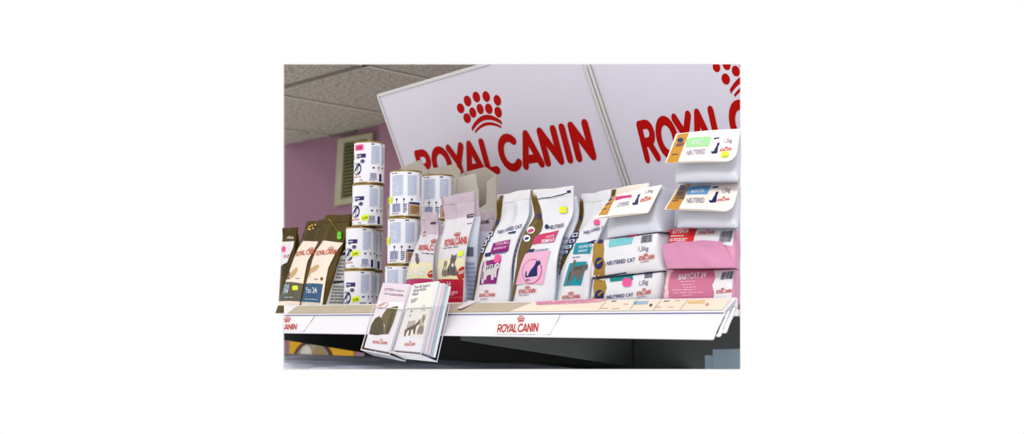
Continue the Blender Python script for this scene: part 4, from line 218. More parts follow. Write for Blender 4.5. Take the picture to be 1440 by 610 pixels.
# ---------------------------------------------------------------- mesh builder
class MB:
    def __init__(s): s.v = []; s.f = []; s.m = []; s.sm = []; s.names = []
    def mi(s, mat):
        if mat not in s.names: s.names.append(mat)
        return s.names.index(mat)
    def face(s, idx, mat, smooth_=False):
        s.f.append(tuple(idx)); s.m.append(s.mi(mat)); s.sm.append(smooth_)
    def poly(s, pts, mat, smooth_=False):
        n = len(s.v); s.v += [tuple(p) for p in pts]; s.face(range(n, n+len(pts)), mat, smooth_)
    def box(s, a, b, mat):
        (x0, y0, z0), (x1, y1, z1) = a, b
        s.hexa([(x0, y0, z0), (x1, y0, z0), (x1, y1, z0), (x0, y1, z0)], [(x0, y0, z1), (x1, y0, z1), (x1, y1, z1), (x0, y1, z1)], mat)
    def hexa(s, lo, hi, mat):
        n = len(s.v); k = len(lo); s.v += [tuple(p) for p in lo]+[tuple(p) for p in hi]
        s.face(range(n+k-1, n-1, -1), mat); s.face(range(n+k, n+2*k), mat)
        for i in range(k):
            j = (i+1) % k; s.face((n+i, n+j, n+k+j, n+k+i), mat)
    def slab(s, q, thick, mat):
        nrm = quad_normal(q); s.hexa([v_sub(p, v_mul(nrm, thick)) for p in q], q, mat)
    def rings(s, rings, matf, closed=True, caps=(None, None), smooth_=True):
        base = len(s.v); k = len(rings[0])
        for r in rings: s.v += [tuple(p) for p in r]
        for i in range(len(rings)-1):
            for j in range(k if closed else k-1):
                a = base+i*k+j; b = base+i*k+(j+1) % k
                s.face((a, b, b+k, a+k), matf(i, j) if callable(matf) else matf, smooth_)
        if caps[0]: s.face(range(base+k-1, base-1, -1), caps[0])
        if caps[1]: s.face(range(base+(len(rings)-1)*k, base+len(rings)*k), caps[1])
    def build(s, name, parent=None, origin=None, limit=()):
        me = bpy.data.meshes.new(name)
        o3 = origin if origin is not None else (tuple(parent.matrix_world.translation) if parent else (0, 0, 0))
        if parent is not None: o3 = ROOT[parent.name]
        me.from_pydata([v_sub(p, o3) for p in s.v], [], s.f)
        for nm in s.names: me.materials.append(M[nm])
        me.polygons.foreach_set('material_index', s.m); me.polygons.foreach_set('use_smooth', s.sm)
        me.validate(); me.update()
        if limit:
            bm = bmesh.new(); bm.from_mesh(me)
            for nm in limit:
                n = L['limits'][nm]
                bmesh.ops.bisect_plane(bm, geom=bm.verts[:]+bm.edges[:]+bm.faces[:], plane_co=v_sub(LOC, o3), plane_no=n, clear_inner=True, dist=1e-6)
            bm.to_mesh(me); bm.free()
        o = bpy.data.objects.new(name, me); col.objects.link(o)
        if parent is not None: o.parent = parent
        else: o.location = o3; ROOT[o.name] = o3
        return o
ROOT = {}
def tag(o, label, cat, group=None):
    o['label'] = label; o['category'] = cat
    if group: o['group'] = group
    return o
def thing(name, label, cat, loc, group=None):
    o = bpy.data.objects.new(name, None); col.objects.link(o); o.location = loc; o.empty_display_size = .03
    ROOT[o.name] = tuple(loc)
    return tag(o, label, cat, group)
def structure(o):
    o['kind'] = 'structure'; return o
def copy_thing(root, loc, label, group):
    r = root.copy(); col.objects.link(r); r.location = loc; ROOT[r.name] = tuple(loc); r['label'] = label; r['group'] = group
    for ch in list(root.children):
        if ch.name.startswith('price_sticker'): continue
        c = ch.copy(); col.objects.link(c); c.parent = r
    return r

# ---------------------------------------------------------------- printed art : 2-D shapes in a unit box
def capsule(a, b, w, n=6):
    dx, dy = b[0]-a[0], b[1]-a[1]; t = math.atan2(dy, dx); pts = []
    for i in range(n+1):
        k = t+math.pi/2+math.pi*i/n; pts.append((a[0]+w*math.cos(k), a[1]+w*math.sin(k)))
    for i in range(n+1):
        k = t-math.pi/2+math.pi*i/n; pts.append((b[0]+w*math.cos(k), b[1]+w*math.sin(k)))
    return pts
def ell(cx, cy, rx, ry, a0=0, a1=360, n=18):
    return [(cx+rx*math.cos(math.radians(a0+(a1-a0)*i/n)), cy+ry*math.sin(math.radians(a0+(a1-a0)*i/n))) for i in range(n+1)]
KERN = {'RO': .02, 'OY': -.08, 'YA': -.16, 'AL': 0, 'L ': 0, ' C': 0, 'CA': -.06, 'AN': .02, 'NI': .11, 'IN': .11}
def glyph(ch, a):
    b = 1-a
    if ch == 'R': return .66, [[(a, a), (a, b)], [(a, b)]+ell(.36, .69, .30-a, b-.69, 90, -90, 8)+[(a, .69-(b-.69))], [(.34, .47), (.66-a, a)]]
    if ch == 'O': return .86, [ell(.43, .5, .43-a, .5-a)]
    if ch == 'Y': return .76, [[(a, b), (.38, .46)], [(.76-a, b), (.38, .46), (.38, a)]]
    if ch == 'A': return .82, [[(a, a), (.41, b), (.82-a, a)], [(.24, .26), (.58, .26)]]
    if ch == 'L': return .56, [[(a, b), (a, a), (.56-a, a)]]
    if ch == 'C': return .86, [ell(.45, .5, .45-a, .5-a, 46, 314, 14)]
    if ch == 'N': return .70, [[(a, a), (a, b), (.70-a, a), (.70-a, b)]]
    if ch == 'I': return 2*a, [[(a, a), (a, b)]]
    return .12, []
CACHE = {}
def logo(W=.112):
    if W in CACHE: return CACHE[W]
    x = 0; out = []; s_ = 'ROYAL CANIN'
    for k, ch in enumerate(s_):
        w, st = glyph(ch, W)
        for s in st:
            for p, q in zip(s, s[1:]): out.append(capsule((x+p[0], p[1]), (x+q[0], q[1]), W))
        x += w+KERN.get(s_[k:k+2], 0)
    out = [[(px/x, py) for px, py in p] for p in out]
    CACHE[W] = out; return out
def arc(peak, th, n=14):
    up = []; dn = []
    for i in range(n+1):
        t = i/n; y = peak*(1-(2*t-1)**2); w = th*(.75+.25*math.sin(math.pi*t))
        up.append((t, y+w/2)); dn.append((t, y-w/2))
    return up+dn[::-1]
def crown():
    out = []
    for x, y, r in [(-.9, .66, 14), (-.47, .86, 8), (0, .93, 0), (.47, .86, -8), (.9, .66, -14), (-.7, .42, 16), (-.37, .57, 8), (0, .62, 0), (.37, .57, -8), (.7, .42, -16)]:
        k = math.radians(r); e = ell(0, 0, .085, .105, n=12)[:-1]
        out.append([(.5+x*.45+(px*math.cos(k)-py*math.sin(k)), y-.02+px*math.sin(k)+py*math.cos(k)) for px, py in e])
    out.append([(.14+.72*x, .12+y) for x, y in arc(.2, .13)])
    out.append([(.2+.6*x, .0+y) for x, y in arc(.17, .08)])
    return out
def text(s):
    if s in CACHE: return CACHE[s]
    cu = bpy.data.curves.new('t', 'FONT'); cu.body = s; cu.resolution_u = 2; cu.offset = .012
    o = bpy.data.objects.new('t', cu); col.objects.link(o)
    dg = bpy.context.evaluated_depsgraph_get(); ev = o.evaluated_get(dg); me = ev.to_mesh()
    xs = [v.co.x for v in me.vertices]; x0, x1 = min(xs), max(xs); y1 = max(v.co.y for v in me.vertices)
    out = [[((me.vertices[i].co.x-x0)/(x1-x0), me.vertices[i].co.y/y1) for i in p.vertices] for p in me.polygons]
    ev.to_mesh_clear(); bpy.data.objects.remove(o); bpy.data.curves.remove(cu)
    CACHE[s] = out; return out
def rects(rs): return [[(a, b), (c, b), (c, d), (a, d)] for a, b, c, d in rs]
CATSIT = [(.35, 0), (.95, 0), (.98, .08), (.9, .3), (.86, .5), (.84, .62), (.95, .72), (.97, .82), (.9, .9), (.89, 1), (.8, .92), (.72, .92), (.66, 1), (.63, .86), (.62, .74), (.55, .6), (.4, .42), (.32, .25), (.3, .12), (.2, .08), (.12, .2), (.1, .4), (.02, .42), (0, .2), (.08, .04), (.2, 0)]
BOTTLE = [(.3, 0), (.95, 0), (1, .1), (.92, .4), (.88, .62), (.95, .76), (.93, .88), (.92, 1), (.8, .9), (.68, .9), (.58, 1), (.56, .8), (.58, .66), (.45, .45), (.36, .2), (.15, .2), (0, .3), (.02, .12), (.15, .05)]
CATWALK = [(.08, 0), (.2, 0), (.24, .16), (.28, .1), (.36, .12), (.38, .26), (.5, .28), (.6, .26), (.62, .04), (.74, .04), (.75, .22), (.78, .12), (.87, .12), (.87, .3), (.9, .46), (1, .5), (1, .62), (.94, .72), (.84, .72), (.76, .66), (.6, .7), (.4, .68), (.3, .72), (.26, .9), (.2, 1), (.1, 1), (.14, .86), (.14, .7), (.06, .5), (.04, .26)]
SITF = [(.1, 0), (.9, 0), (.96, .14), (.88, .36), (.76, .52), (.8, .62), (.88, .74), (.86, .86), (.9, 1), (.74, .92), (.58, .94), (.42, 1), (.42, .84), (.36, .74), (.4, .62), (.3, .5), (.14, .34), (.04, .16)]
TABBY = [(.06, 0), (.14, 0), (.18, .12), (.26, .22), (.34, .2), (.32, .02), (.42, .02), (.46, .2), (.58, .24), (.62, .06), (.72, .06), (.74, .28), (.8, .36), (.92, .38), (.98, .48), (.96, .58), (1, .7), (.9, .64), (.8, .66), (.72, .72), (.7, .6), (.6, .56), (.4, .58), (.3, .56), (.3, .75), (.36, .95), (.38, 1), (.3, .99), (.22, .8), (.2, .56), (.1, .44), (.06, .26)]
def shape(kind, arg, rnd):
    """list of (material or None, unit polygons, extra layer)"""
    if kind == 'text': return [(None, text(arg), 0)]
    if kind == 'logo': return [(None, logo(.106 if arg else .076), 0)]
    if kind == 'crown': return [(None, crown(), 0)]
    if kind == 'arc': return [(None, [arc(*arg)], 0)]
    if kind == 'lines':
        rs = []; n = arg
        for i in range(n):
            y = 1-(i+.8)/n; x = 0; end = 1 if i < n-1 else rnd.uniform(.6, 1)
            while x < end-.02:
                w = rnd.uniform(.1, .3); rs.append((x, y, min(end, x+w), y+.55/n)); x += w+.035
        return [(None, rects(rs), 0)]
    if kind == 'barcode':
        rs = []; x = 0
        while x < 1:
            w = rnd.uniform(.025, .08); rs.append((x, 0, min(1, x+w), 1)); x += w+rnd.uniform(.025, .06)
        return [(None, rects(rs), 0)]
    if kind == 'catsit': return [(None, [CATSIT], 0)]
    if kind == 'bottle': return [(None, [BOTTLE], 0)]
    if kind == 'catwalk':
        s = [[(x, y+.1), (x+.03, y+.24), (x+.08, y+.22), (x+.05, y+.09)] for x, y in ((.32, .42), (.44, .43), (.56, .42), (.68, .44))]
        return [(None, [CATWALK], 0), ('darkcat' if arg is None else arg, s+[ell(.9, .6, .03, .03, n=8), [(.1, .2), (.16, .2), (.16, .5), (.1, .5)]], 1)]
    if kind == 'catsitfront':
        return [(None, [SITF], 0), ('darkcat', [ell(.53, .76, .035, .02, n=8), ell(.73, .76, .035, .02, n=8), ell(.63, .68, .03, .015, n=8), [(.48, 0), (.52, 0), (.54, .4), (.5, .4)], [(.72, 0), (.76, 0), (.7, .38), (.66, .36)], [(.2, .1), (.3, .3), (.26, .34), (.16, .16)]], 1),
                ('whitecat', [ell(.62, .48, .1, .09, n=10), [(.38, 0), (.46, 0), (.46, .04), (.38, .05)]], 1)]
    if kind == 'cattabby':
        s = [[(x, .26), (x+.03, .54), (x+.07, .54), (x+.05, .26)] for x in (.18, .28, .38, .48, .58)]
        return [(None, [TABBY], 0), ('tabbydk', s+[ell(.84, .54, .025, .02, n=8), ell(.92, .54, .025, .02, n=8), [(.22, .7), (.3, .72), (.3, .78), (.23, .76)], [(.27, .86), (.34, .86), (.35, .92), (.29, .92)]], 1)]
    if kind == 'leaf':
        out = []
        for i in range(9):
            t = i/8; x = .1+.75*t; y = .75-.55*t+.1*math.sin(6*t); out.append([(x+.12*math.cos(a)*(1-.3*t), y+.13*math.sin(a+1)) for a in (0, 1.1, 2.3, 3.4, 4.5, 5.5)])
        return [(None, out, 0)]
    raise ValueError(kind)

def refine(tri, scale, maxlen, out):
    a, b, c = tri
    def d(p, q): return math.hypot((p[0]-q[0])*scale[0], (p[1]-q[1])*scale[1])
    ls = (d(a, b), d(b, c), d(c, a)); m = max(ls)
    if m <= maxlen: out.append(tri); return
    if ls[0] == m: h = ((a[0]+b[0])/2, (a[1]+b[1])/2); refine((a, h, c), scale, maxlen, out); refine((h, b, c), scale, maxlen, out)
    elif ls[1] == m: h = ((b[0]+c[0])/2, (b[1]+c[1])/2); refine((a, b, h), scale, maxlen, out); refine((a, h, c), scale, maxlen, out)
    else: h = ((c[0]+a[0])/2, (c[1]+a[1])/2); refine((a, b, h), scale, maxlen, out); refine((h, b, c), scale, maxlen, out)
def area2(p): return sum(p[i-1][0]*p[i][1]-p[i][0]*p[i-1][1] for i in range(len(p)))
def put(mb, surf, scale, curved, poly, mat, off):
    poly = [(min(1.0, max(0.0, u)), v) for u, v in poly]                # print ends at the edge of its sheet
    if abs(area2(poly)) < 1e-9: return
    if area2(poly) < 0: poly = poly[::-1]
    if not curved and len(poly) <= 4:
        mb.poly([surf(u, v, off) for u, v in poly], mat); return
    tris = []
    for t in geometry.tessellate_polygon([[Vector((u, v, 0)) for u, v in poly]]):
        t = [poly[i] for i in t]
        if area2(t) < 0: t = t[::-1]
        if curved: refine(tuple(t), scale, curved if curved is not True else .011, tris)
        else: tris.append(t)
    for t in tris: mb.poly([surf(u, v, off) for u, v in t], mat, bool(curved))
def paint(mb, surf, scale, curved, art, base=.0006, step=.00035, seed=0):
    rnd = random.Random(seed)
    for it in art:
        if it[0] == 'poly':
            put(mb, surf, scale, curved, it[3], it[1], base+step*it[2])
        else:
            kind, mat, layer, (o, r, t), arg = it
            for m2, polys, extra in shape(kind, arg, rnd):
                for k, p in enumerate(polys):
                    put(mb, surf, scale, curved, [(o[0]+(r[0]-o[0])*x+(t[0]-o[0])*y, o[1]+(r[1]-o[1])*x+(t[1]-o[1])*y) for x, y in p], m2 or mat, base+step*(layer+extra)+k*1.2e-5*(kind == 'logo'))
def pscale(p):
    q = p['q']; return (math.dist(q[0], q[1]), math.dist(q[0], q[3]))
def paint_panel(mb, p, base=.0006, step=.00035):
    paint(mb, lambda u, v, off: S(p, u, v, off), pscale(p), (.0065 if p['form'] == 'stand' else True) if p['bulge'] > 0 else False, p['art'], base, step, p.get('seed', 0))
def sticker(key, parent):
    for nm, pan, q in L['stickers']:
        if pan != key: continue
        p = L[pan]; mb = MB(); sc = pscale(p)
        c = (sum(a[0] for a in q)/4, sum(a[1] for a in q)/4)
        pts = []
        for i in range(4):                                   # rounded corners
            a, b, d = q[i-1], q[i], q[(i+1) % 4]
            for s, e in ((a, .2), (d, .2)): pts.append((b[0]+(s[0]-b[0])*e, b[1]+(s[1]-b[1])*e))
        pb = L[pan].get('bulge', 0) > 0
        put(mb, lambda u, v, o: S(p, u, v, o), sc, pb, pts, nm, .0030)
        put(mb, lambda u, v, o: S(p, u, v, o), sc, pb, pts[::-1], nm, .0022)
        ax = (q[1][0]-q[0][0], q[1][1]-q[0][1]); ay = (q[3][0]-q[0][0], q[3][1]-q[0][1])
        for k, (x, y) in enumerate(((.25, .35), (.42, .4), (.6, .38), (.74, .42))):                # pencilled price
            o = (q[0][0]+ax[0]*x+ay[0]*y, q[0][1]+ax[1]*x+ay[1]*y)
            put(mb, lambda u, v, f: S(p, u, v, f), sc, pb, [o, (o[0]+ax[0]*.08, o[1]+ax[1]*.08), (o[0]+ax[0]*.09+ay[0]*.2, o[1]+ax[1]*.09+ay[1]*.2), (o[0]+ay[0]*.2, o[1]+ay[1]*.2)], 'greyline' if nm == 'yellow' else 'lavtext', .0033)
        s = mb.build('price_sticker', parent); s['label'] = {'yellow': 'bright yellow price sticker', 'pink': 'bright pink price sticker', 'green': 'bright green price sticker'}[nm]

# ---------------------------------------------------------------- bags
def depth_dir(p):
    n = p['n']; return v_norm((-n[0], -n[1], 0))
GS = [i/9 for i in range(1, 9)]
def ring(p, v, T, gus, nb=0.0, nf=32):
    D = v_mul(depth_dir(p), T); l, r = edges(p, v); w = v_norm(v_sub(r, l)); pts = []; tp = p.get('taper', 0)*T
    for i in range(nf+1): pts.append(S(p, i/nf, v))
    rb = v_sub(v_add(r, D), v_mul(w, tp)); lb = v_add(v_add(l, D), v_mul(w, tp*.4))
    for k in GS: pts.append(v_add(v_lerp(r, rb, k), v_mul(w, gus*math.sin(math.pi*k))))
    for i in range(9):
        u = 1-i/8; pts.append(v_add(v_lerp(lb, rb, u), v_mul(D, nb*(4*u*(1-u))**.6/(T or 1))))
    for k in GS[::-1]: pts.append(v_sub(v_lerp(l, lb, k), v_mul(w, gus*math.sin(math.pi*k))))
    return pts
def standing_bag(key, name, label, T0, front, side, group=None, top=None, seal=True, side_art=None, seal_mat=None):
    p = L[key]; q = p['q']; nf = 32
    c = v_mul(v_add(v_add(q[0], q[1]), v_mul(depth_dir(p), T0)), .5); c = (c[0], c[1], q[0][2])
    t = thing(name, label, 'pet food bag', c, group)
    vs = [i/48*.93 for i in range(49)]
    if top: vs = sorted(vs+[top[0]])
    rr = [ring(p, v, T0*(1-v)**.75+.0035, .0005*(1-v)-.016*math.sin(math.pi*min(1, v*1.05))*(T0/.07)*(1 if v > .35 else v/.35)) for v in vs]
    def mf(i, j):
        up = top and vs[i] >= top[0]-1e-6
        if j < nf: return top[1] if up else front
        return top[1] if up else side
    mb = MB(); mb.rings(rr, mf, caps=(side, front))
    paint_panel(mb, p, base=.0014)
    if side_art:
        r0, r1 = q[1], q[2]; D = depth_dir(p)
        def ss(u, v, off):
            l, r = edges(p, v); w = v_norm(v_sub(r, l)); T = T0*(1-v)**.75+.0035
            g = .0005*(1-v)-.016*math.sin(math.pi*min(1, v*1.05))*(T0/.07)*(1 if v > .35 else v/.35)
            return v_add(v_add(r, v_mul(D, T*u)), v_mul(w, g*math.sin(math.pi*u)+off))
        paint(mb, ss, (T0, math.dist(r0, r1)), True, side_art, base=.0018)
    mb.build('pouch', t)
    sm = MB(); rs = []
    for i in range(15):
        v = .925+.08*i/14; k = .0005*(1 if i % 2 else -1)
        l, r = edges(p, min(v, 1)); up = v_sub(q[3], q[0]); e = max(0, v-1)
        pts = []
        for s_, o in ((0, 1), (1, -1)):
            for a in range(13):
                u = a/12 if o == 1 else 1-a/12
                wav = .0022*math.sin(u*9+p['seed'])*(v-.925)/.08
                pts.append(v_add(v_add(v_lerp(l, r, u), v_mul(up, e)), v_mul(p['n'], wav+k+(.0006 if o == 1 else -.0040))))
        rs.append(pts)
    sm.rings(rs, seal_mat or (top[1] if top else front), caps=(front, front))
    sm.build('top_seal', t)
    sticker(key, t)
    return t
def col_art(*items): return list(items)
lines_side = [('lines', 'tintext', 1, [(.15, .1), (.8, .1), (.15, .42)], 9), ('barcode', 'ink', 1, [(.2, .46), (.75, .46), (.2, .54)], None)]
silver_side = [('poly', 'silver', 1, [(.0, .0), (1, .0), (1, .60), (.5, .64), (.05, .55)]), ('lines', 'silverline', 2, [(.15, .06), (.85, .06), (.15, .28)], 7), ('lines', 'silverline', 2, [(.25, .34), (.85, .34), (.25, .55)], 6), ('poly', 'dkgrey', 2, [(.1, .57), (.95, .6), (.95, .63), (.1, .6)]), ('poly', 'dkgrey', 2, [(.05, .29), (.95, .31), (.95, .33), (.05, .32)])]
blue_side = [('lines', 'navy', 1, [(.25, .06), (.6, .06), (.25, .2)], 5), ('lines', 'tintext', 1, [(.2, .24), (.75, .24), (.2, .6)], 8), ('poly', 'bluegrey', 1, [(.1, .02), (.2, .02), (.2, .8), (.1, .8)])]

standing_bag('bag_olive_far', 'pet_food_bag', 'olive topped pet food bag with white panel and pink sticker, at far left', .03, 'foil_olive', 'foil_olive')
standing_bag('bag_olive_green', 'pet_food_bag', 'olive pet food bag with cream panel and grey-green band, left of the blue-banded one', .055, 'foil_olive', 'foil_olive', 'olive dog food bags', seal_mat='foil_olive_top')
standing_bag('bag_olive_blue', 'pet_food_bag', 'olive pet food bag with dark blue band and silver side, beside the stacked tins', .062, 'foil_olive', 'foil_olive', 'olive dog food bags', top=(.70, 'foil_olive_top'), side_art=silver_side)
standing_bag('bag_kitten_magenta', 'pet_food_bag', 'lavender topped pet food bag with kittens and magenta band, behind the leaflet holder', .045, 'foil_kitten', 'foil_kitten', 'lavender topped cat food bags', top=(.78, 'foil_lavender'))
standing_bag('bag_lavender_behind', 'pet_food_bag', 'lavender topped pet food bag mostly hidden behind the red-banded one', .035, 'foil_side', 'foil_side', 'lavender topped cat food bags', top=(.80, 'foil_lavender'))
standing_bag('bag_persian_red', 'pet_food_bag', 'lavender topped pet food bag with grey cat picture and red band', .055, 'foil_kitten', 'foil_side', 'lavender topped cat food bags', top=(.80, 'foil_lavender'), side_art=lines_side)
standing_bag('bag_white_behind', 'pet_food_bag', 'white pet food bag with gold stripe standing behind the lying bags', .05, 'label_cream', 'foil_side')
standing_bag('bag_young_male_purple', 'pet_food_bag', 'white pet food bag with gold stripe and purple cat picture', .075, 'foil_white', 'foil_side', 'white and gold standing cat food bags', side_art=blue_side)
standing_bag('bag_female_pink', 'pet_food_bag', 'white pet food bag with gold stripe and pink panel with sitting cat silhouette', .052, 'foil_white', 'foil_side', 'white and gold standing cat food bags', side_art=blue_side)
standing_bag('bag_young_female_teal', 'pet_food_bag', 'white pet food bag with gold stripe and teal cat picture, beside the lying bags', .06, 'foil_white', 'foil_side', 'white and gold standing cat food bags')

def lying_bag(key, label, front, side, group, label_key=None, flap_key=None):
    p = L[key]; q = p['q']; T = p['depth']; nf = 32
    D = depth_dir(p); c = v_add(v_lerp(q[0], q[1], .5), v_mul(D, T/2)); c = (c[0], c[1], min(q[0][2], q[1][2]))
    t = thing('pet_food_bag', label, 'pet food bag', c, group)
    rr = []
    for i in range(21):
        v = .5-.5*math.cos(math.pi*i/20); e = (4*v*(1-v))**.5
        rr.append(ring(p, v, T, .001+.006*e, nb=.008*e))
    mb = MB(); mb.rings(rr, lambda i, j: front if j < nf else side, caps=(side, side)); paint_panel(mb, p)
    mb.build('pouch', t)
    fm = MB(); w = v_norm(v_sub(q[1], q[0])); D = v_norm(v_sub(D, v_mul(w, p.get('taper', 0))))
    mid0 = v_add(v_lerp(v_lerp(q[1], q[2], .12), v_add(v_lerp(q[1], q[2], .12), v_mul(D, T)), .5), v_mul(w, .004)); mid1 = v_add(v_lerp(v_lerp(q[1], q[2], .88), v_add(v_lerp(q[1], q[2], .88), v_mul(D, T)), .5), v_mul(w, .004))
    fm.slab([mid0, v_add(mid0, v_mul(w, .014)), v_add(mid1, v_mul(w, .014)), mid1], .0015, side)
    if q[1][0] < -.06: fm.build('end_seal', t)
    if label_key:
        lp = L[label_key]; rd = lp.get('round', .04); out = [(0, 0)]
        for i in range(7):
            a = -math.pi/2+math.pi/2*i/6; out.append((1-rd+rd*math.cos(a), rd*2.2*(1+math.sin(a))))
        out += [(1, 1), (0, 1)]
        lm = MB(); sc = pscale(lp); sf = lambda u, v, o: S(lp, u, v, o)
        put(lm, sf, sc, True, out, 'label_cream', 0.0)
        n0 = len(lm.f); put(lm, sf, sc, True, out, 'label_cream', -.0015)
        for a, b in zip(out, out[1:]+out[:1]): lm.poly([sf(*a, -.0015), sf(*b, -.0015), sf(*b, 0), sf(*a, 0)], 'label_cream')
        paint_panel(lm, lp, base=.0003)
        o = lm.build('printed_label', t); o['label'] = 'cream printed label folded over the front edge'
        ROOT[o.name] = ROOT[t.name]; sticker(label_key, o)
    if flap_key:
        fp = L[flap_key]; fm = MB(); sf = lambda u, v, o: S(fp, u, v, o+.0016*math.sin(9*u+4*v)+.0012*math.sin(21*u))
        n = 20; rows = []
        def edge(u): return 1+.10*math.exp(-((u-.3)/.2)**2)+.09*math.exp(-((u-.72)/.2)**2)-.02
        for i in range(9): rows.append([sf(a/n, i/8*edge(a/n), 0) for a in range(n+1)])
        fm.rings(rows, 'foil_pink_dark', closed=False)
        fm.rings([[v_add(x, v_mul(fp['n'], -.002)) for x in r] for r in rows][::-1], 'foil_pink_dark', closed=False)
        fm.build('folded_end', t)
    sticker(key, t)
    return t
gl = 'lying bags in the left pile'; gr = 'lying bags in the right pile'
lying_bag('lying_teal_low', 'white lying bag with gold band and pink sticker, bottom of the left pile', 'foil_white', 'foil_side', gl)
lying_bag('lying_teal_high', 'white lying bag with gold band and pale teal patch, middle of the left pile', 'foil_white', 'foil_side', gl)
lying_bag('belly_left', 'white lying bag with magenta patch on its tilted label, top of the left pile', 'belly', 'belly', gl, 'label_left')
lying_bag('pink_low', 'pale pink lying bag with rose oval, bottom of the right pile', 'foil_pink', 'foil_pink_dark', gr)
lying_bag('pink_high', 'pink lying bag with red and white label above a folded pink end', 'foil_pink', 'foil_pink_dark', gr, None, 'pink_flap')
lying_bag('belly_blue', 'white lying bag with blue patch on its label, third up in the right pile', 'belly', 'belly', gr, 'label_blue')
lying_bag('belly_green', 'white lying bag with green patch and yellow sticker, top of the right pile', 'belly', 'belly', gr, 'label_green')

# ---------------------------------------------------------------- tins
R_ = .0392
def tin_surface(h, face):
    def sf(u, v, off):
        a = face+math.asin(max(-1, min(1, 2*u-1))); r = R_-.0008+off
        return (r*math.sin(a), -r*math.cos(a), .003+(h-.006)*v)
    return sf
def tin_art(kind):
    A = []
    def P(m, x0, y0, x1, y1, l=1): A.append(('poly', m, l, [(x0, y0), (x1, y0), (x1, y1), (x0, y1)]))
    def K(k, m, x0, y0, x1, y1, arg=None, l=1): A.append((k, m, l, [(x0, y0), (x1, y0), (x0, y1)], arg))
    def col_(x0, x1, y0=.44, y1=.92):
        P('tinblue', x0, y1+.02, x0+(x1-x0)*.4, y1+.045); A[-1] = ('poly', 'navy', 1, A[-1][3])
        P('tinblue', x0, y0, x1, y1); K('lines', 'tintext', x0+.01, y0+.01, x1-.01, y1-.01, 16, 2)
    if kind == 'front':
        P('tinpurple', .01, .61, .38, .71); K('lines', 'skytext', .06, .63, .32, .69, 1, 2); P('navy', .02, .585, .16, .61)
        A.append(('poly', 'tingrey', 1, ell(.28, .52, .075, .055)[:-1])); A.append(('poly', 'navy', 2, ell(.285, .525, .035, .022)[:-1]))
        A.append(('poly', 'navy', 1, ell(.12, .34, .125, .16)[:-1])); A.append(('poly', 'tin_paper', 2, ell(.09, .36, .065, .09)[:-1]))
        A.append(('poly', 'navy', 3, [(.03, .26), (.09, .31), (.14, .44), (.1, .43), (.06, .36), (.02, .3)])); A.append(('poly', 'tin_paper', 3, [(.1, .22), (.15, .3), (.17, .4), (.2, .36), (.17, .26)]))
        K('crown', 'orange', .07, .17, .17, .2, None, 1); K('logo', 'orange', .02, .12, .24, .155); K('text', 'ink', .18, .04, .3, .07, '195g')
        K('lines', 'lavtext', .1, .84, .3, .93, 3) if False else None
        col_(.55, .82); col_(.88, .97); P('ink', .6, .34, .67, .38); P('ink', .78, .36, .82, .39); P('lavtext', .79, .3, .81, .36); P('ink', .9, .35, .94, .39)
        K('barcode', 'tinbar', .53, .09, .73, .23); P('navy', .82, .03, .89, .22); K('lines', 'lavtext', .5, .03, .78, .09, 2)
    else:
        col_(.08, .42); col_(.55, .84); col_(.92, .985)
        for x in (.2, .42, .66): P('ink', x, .34, x+.05, .385); P('lavtext', x+.015, .22, x+.03, .34)
        K('barcode', 'tinbar', .1, .08, .34, .27); K('lines', 'navy', .42, .06, .54, .27, 5); K('lines', 'lavtext', .08, .03, .36, .07, 1)
        b = {'brown': 'tinbrown', 'orange': 'tinorange'}[kind]
        P('navy', .62, .26, .93, .305); P(b, .62, .02, .93, .26); K('lines', 'brown', .65, .05, .9, .22, 4, 2); P('lavtext', .58, .02, .61, .3)
    return A
def tin_parts(t, h, face, kind):
    mb = MB(); n = 48; prof = [(R_-.0008, .003), (R_-.0008, h-.003)]
    mb.rings([[(ROOT[t.name][0]+r*math.sin(2*math.pi*i/n), ROOT[t.name][1]-r*math.cos(2*math.pi*i/n), ROOT[t.name][2]+z) for i in range(n)] for r, z in prof], 'tin_paper')
    s0 = tin_surface(h, face); o = ROOT[t.name]
    paint(mb, lambda u, v, off: v_add(o, s0(u, v, off)), (R_*2, h), True, tin_art(kind), base=.0002, step=.00015, seed=3)
    mb.build('label_wrap', t)
    for nm, z, s, mat in (('lid', h-.004, 1, 'tin_gold'), ('base_rim', .004, -1, 'tin_metal')):
        pr = [(R_-.0008, 0), (R_, .0006), (R_, .0032), (R_-.0012, .004), (R_-.003, .0036), (R_-.0036, .0018), (.018, .0016), (.017, .0024), (.0, .0024)]
        m = MB(); rg = [[(o[0]+max(r, .0003)*math.sin(2*math.pi*i/n), o[1]-max(r, .0003)*math.cos(2*math.pi*i/n), o[2]+z+s*dz) for i in range(n)] for r, dz in pr]
        m.rings(rg if s > 0 else [g[::-1] for g in rg], mat); m.build(nm, t)
def tin_sticker(t, h, face, u, v, colour, w=.2, hh=.11, tilt=.03):
    mb = MB(); s0 = tin_surface(h, face); o = ROOT[t.name]
    q = [(u, v), (u+w, v+tilt), (u+w, v+hh+tilt), (u, v+hh)]
    put(mb, lambda a, b, f: v_add(o, s0(a, b, f)), (R_*2, h), True, q, colour, .0014)
    K_ = [('text', 'ink', 3, [(u+.04, v+.03+tilt*.2), (u+w-.04, v+.03+tilt*.8), (u+.04, v+hh*.7)], '2,90')]
    paint(mb, lambda a, b, f: v_add(o, s0(a, b, f)), (R_*2, h), True, K_, base=.0012)
    s = mb.build('price_sticker', t); s['label'] = 'bright %s price sticker' % colour
TI = L['tins']; Z0 = -.0197; HA = .1065; HB = .112
def facing(x, y): return math.atan2(LOC[0]-x, -(LOC[1]-y))
fA = facing(*TI['A1'])
gA = 'tins in the four-high stack'; gB = 'tins in the stacks behind the leaflet holder'
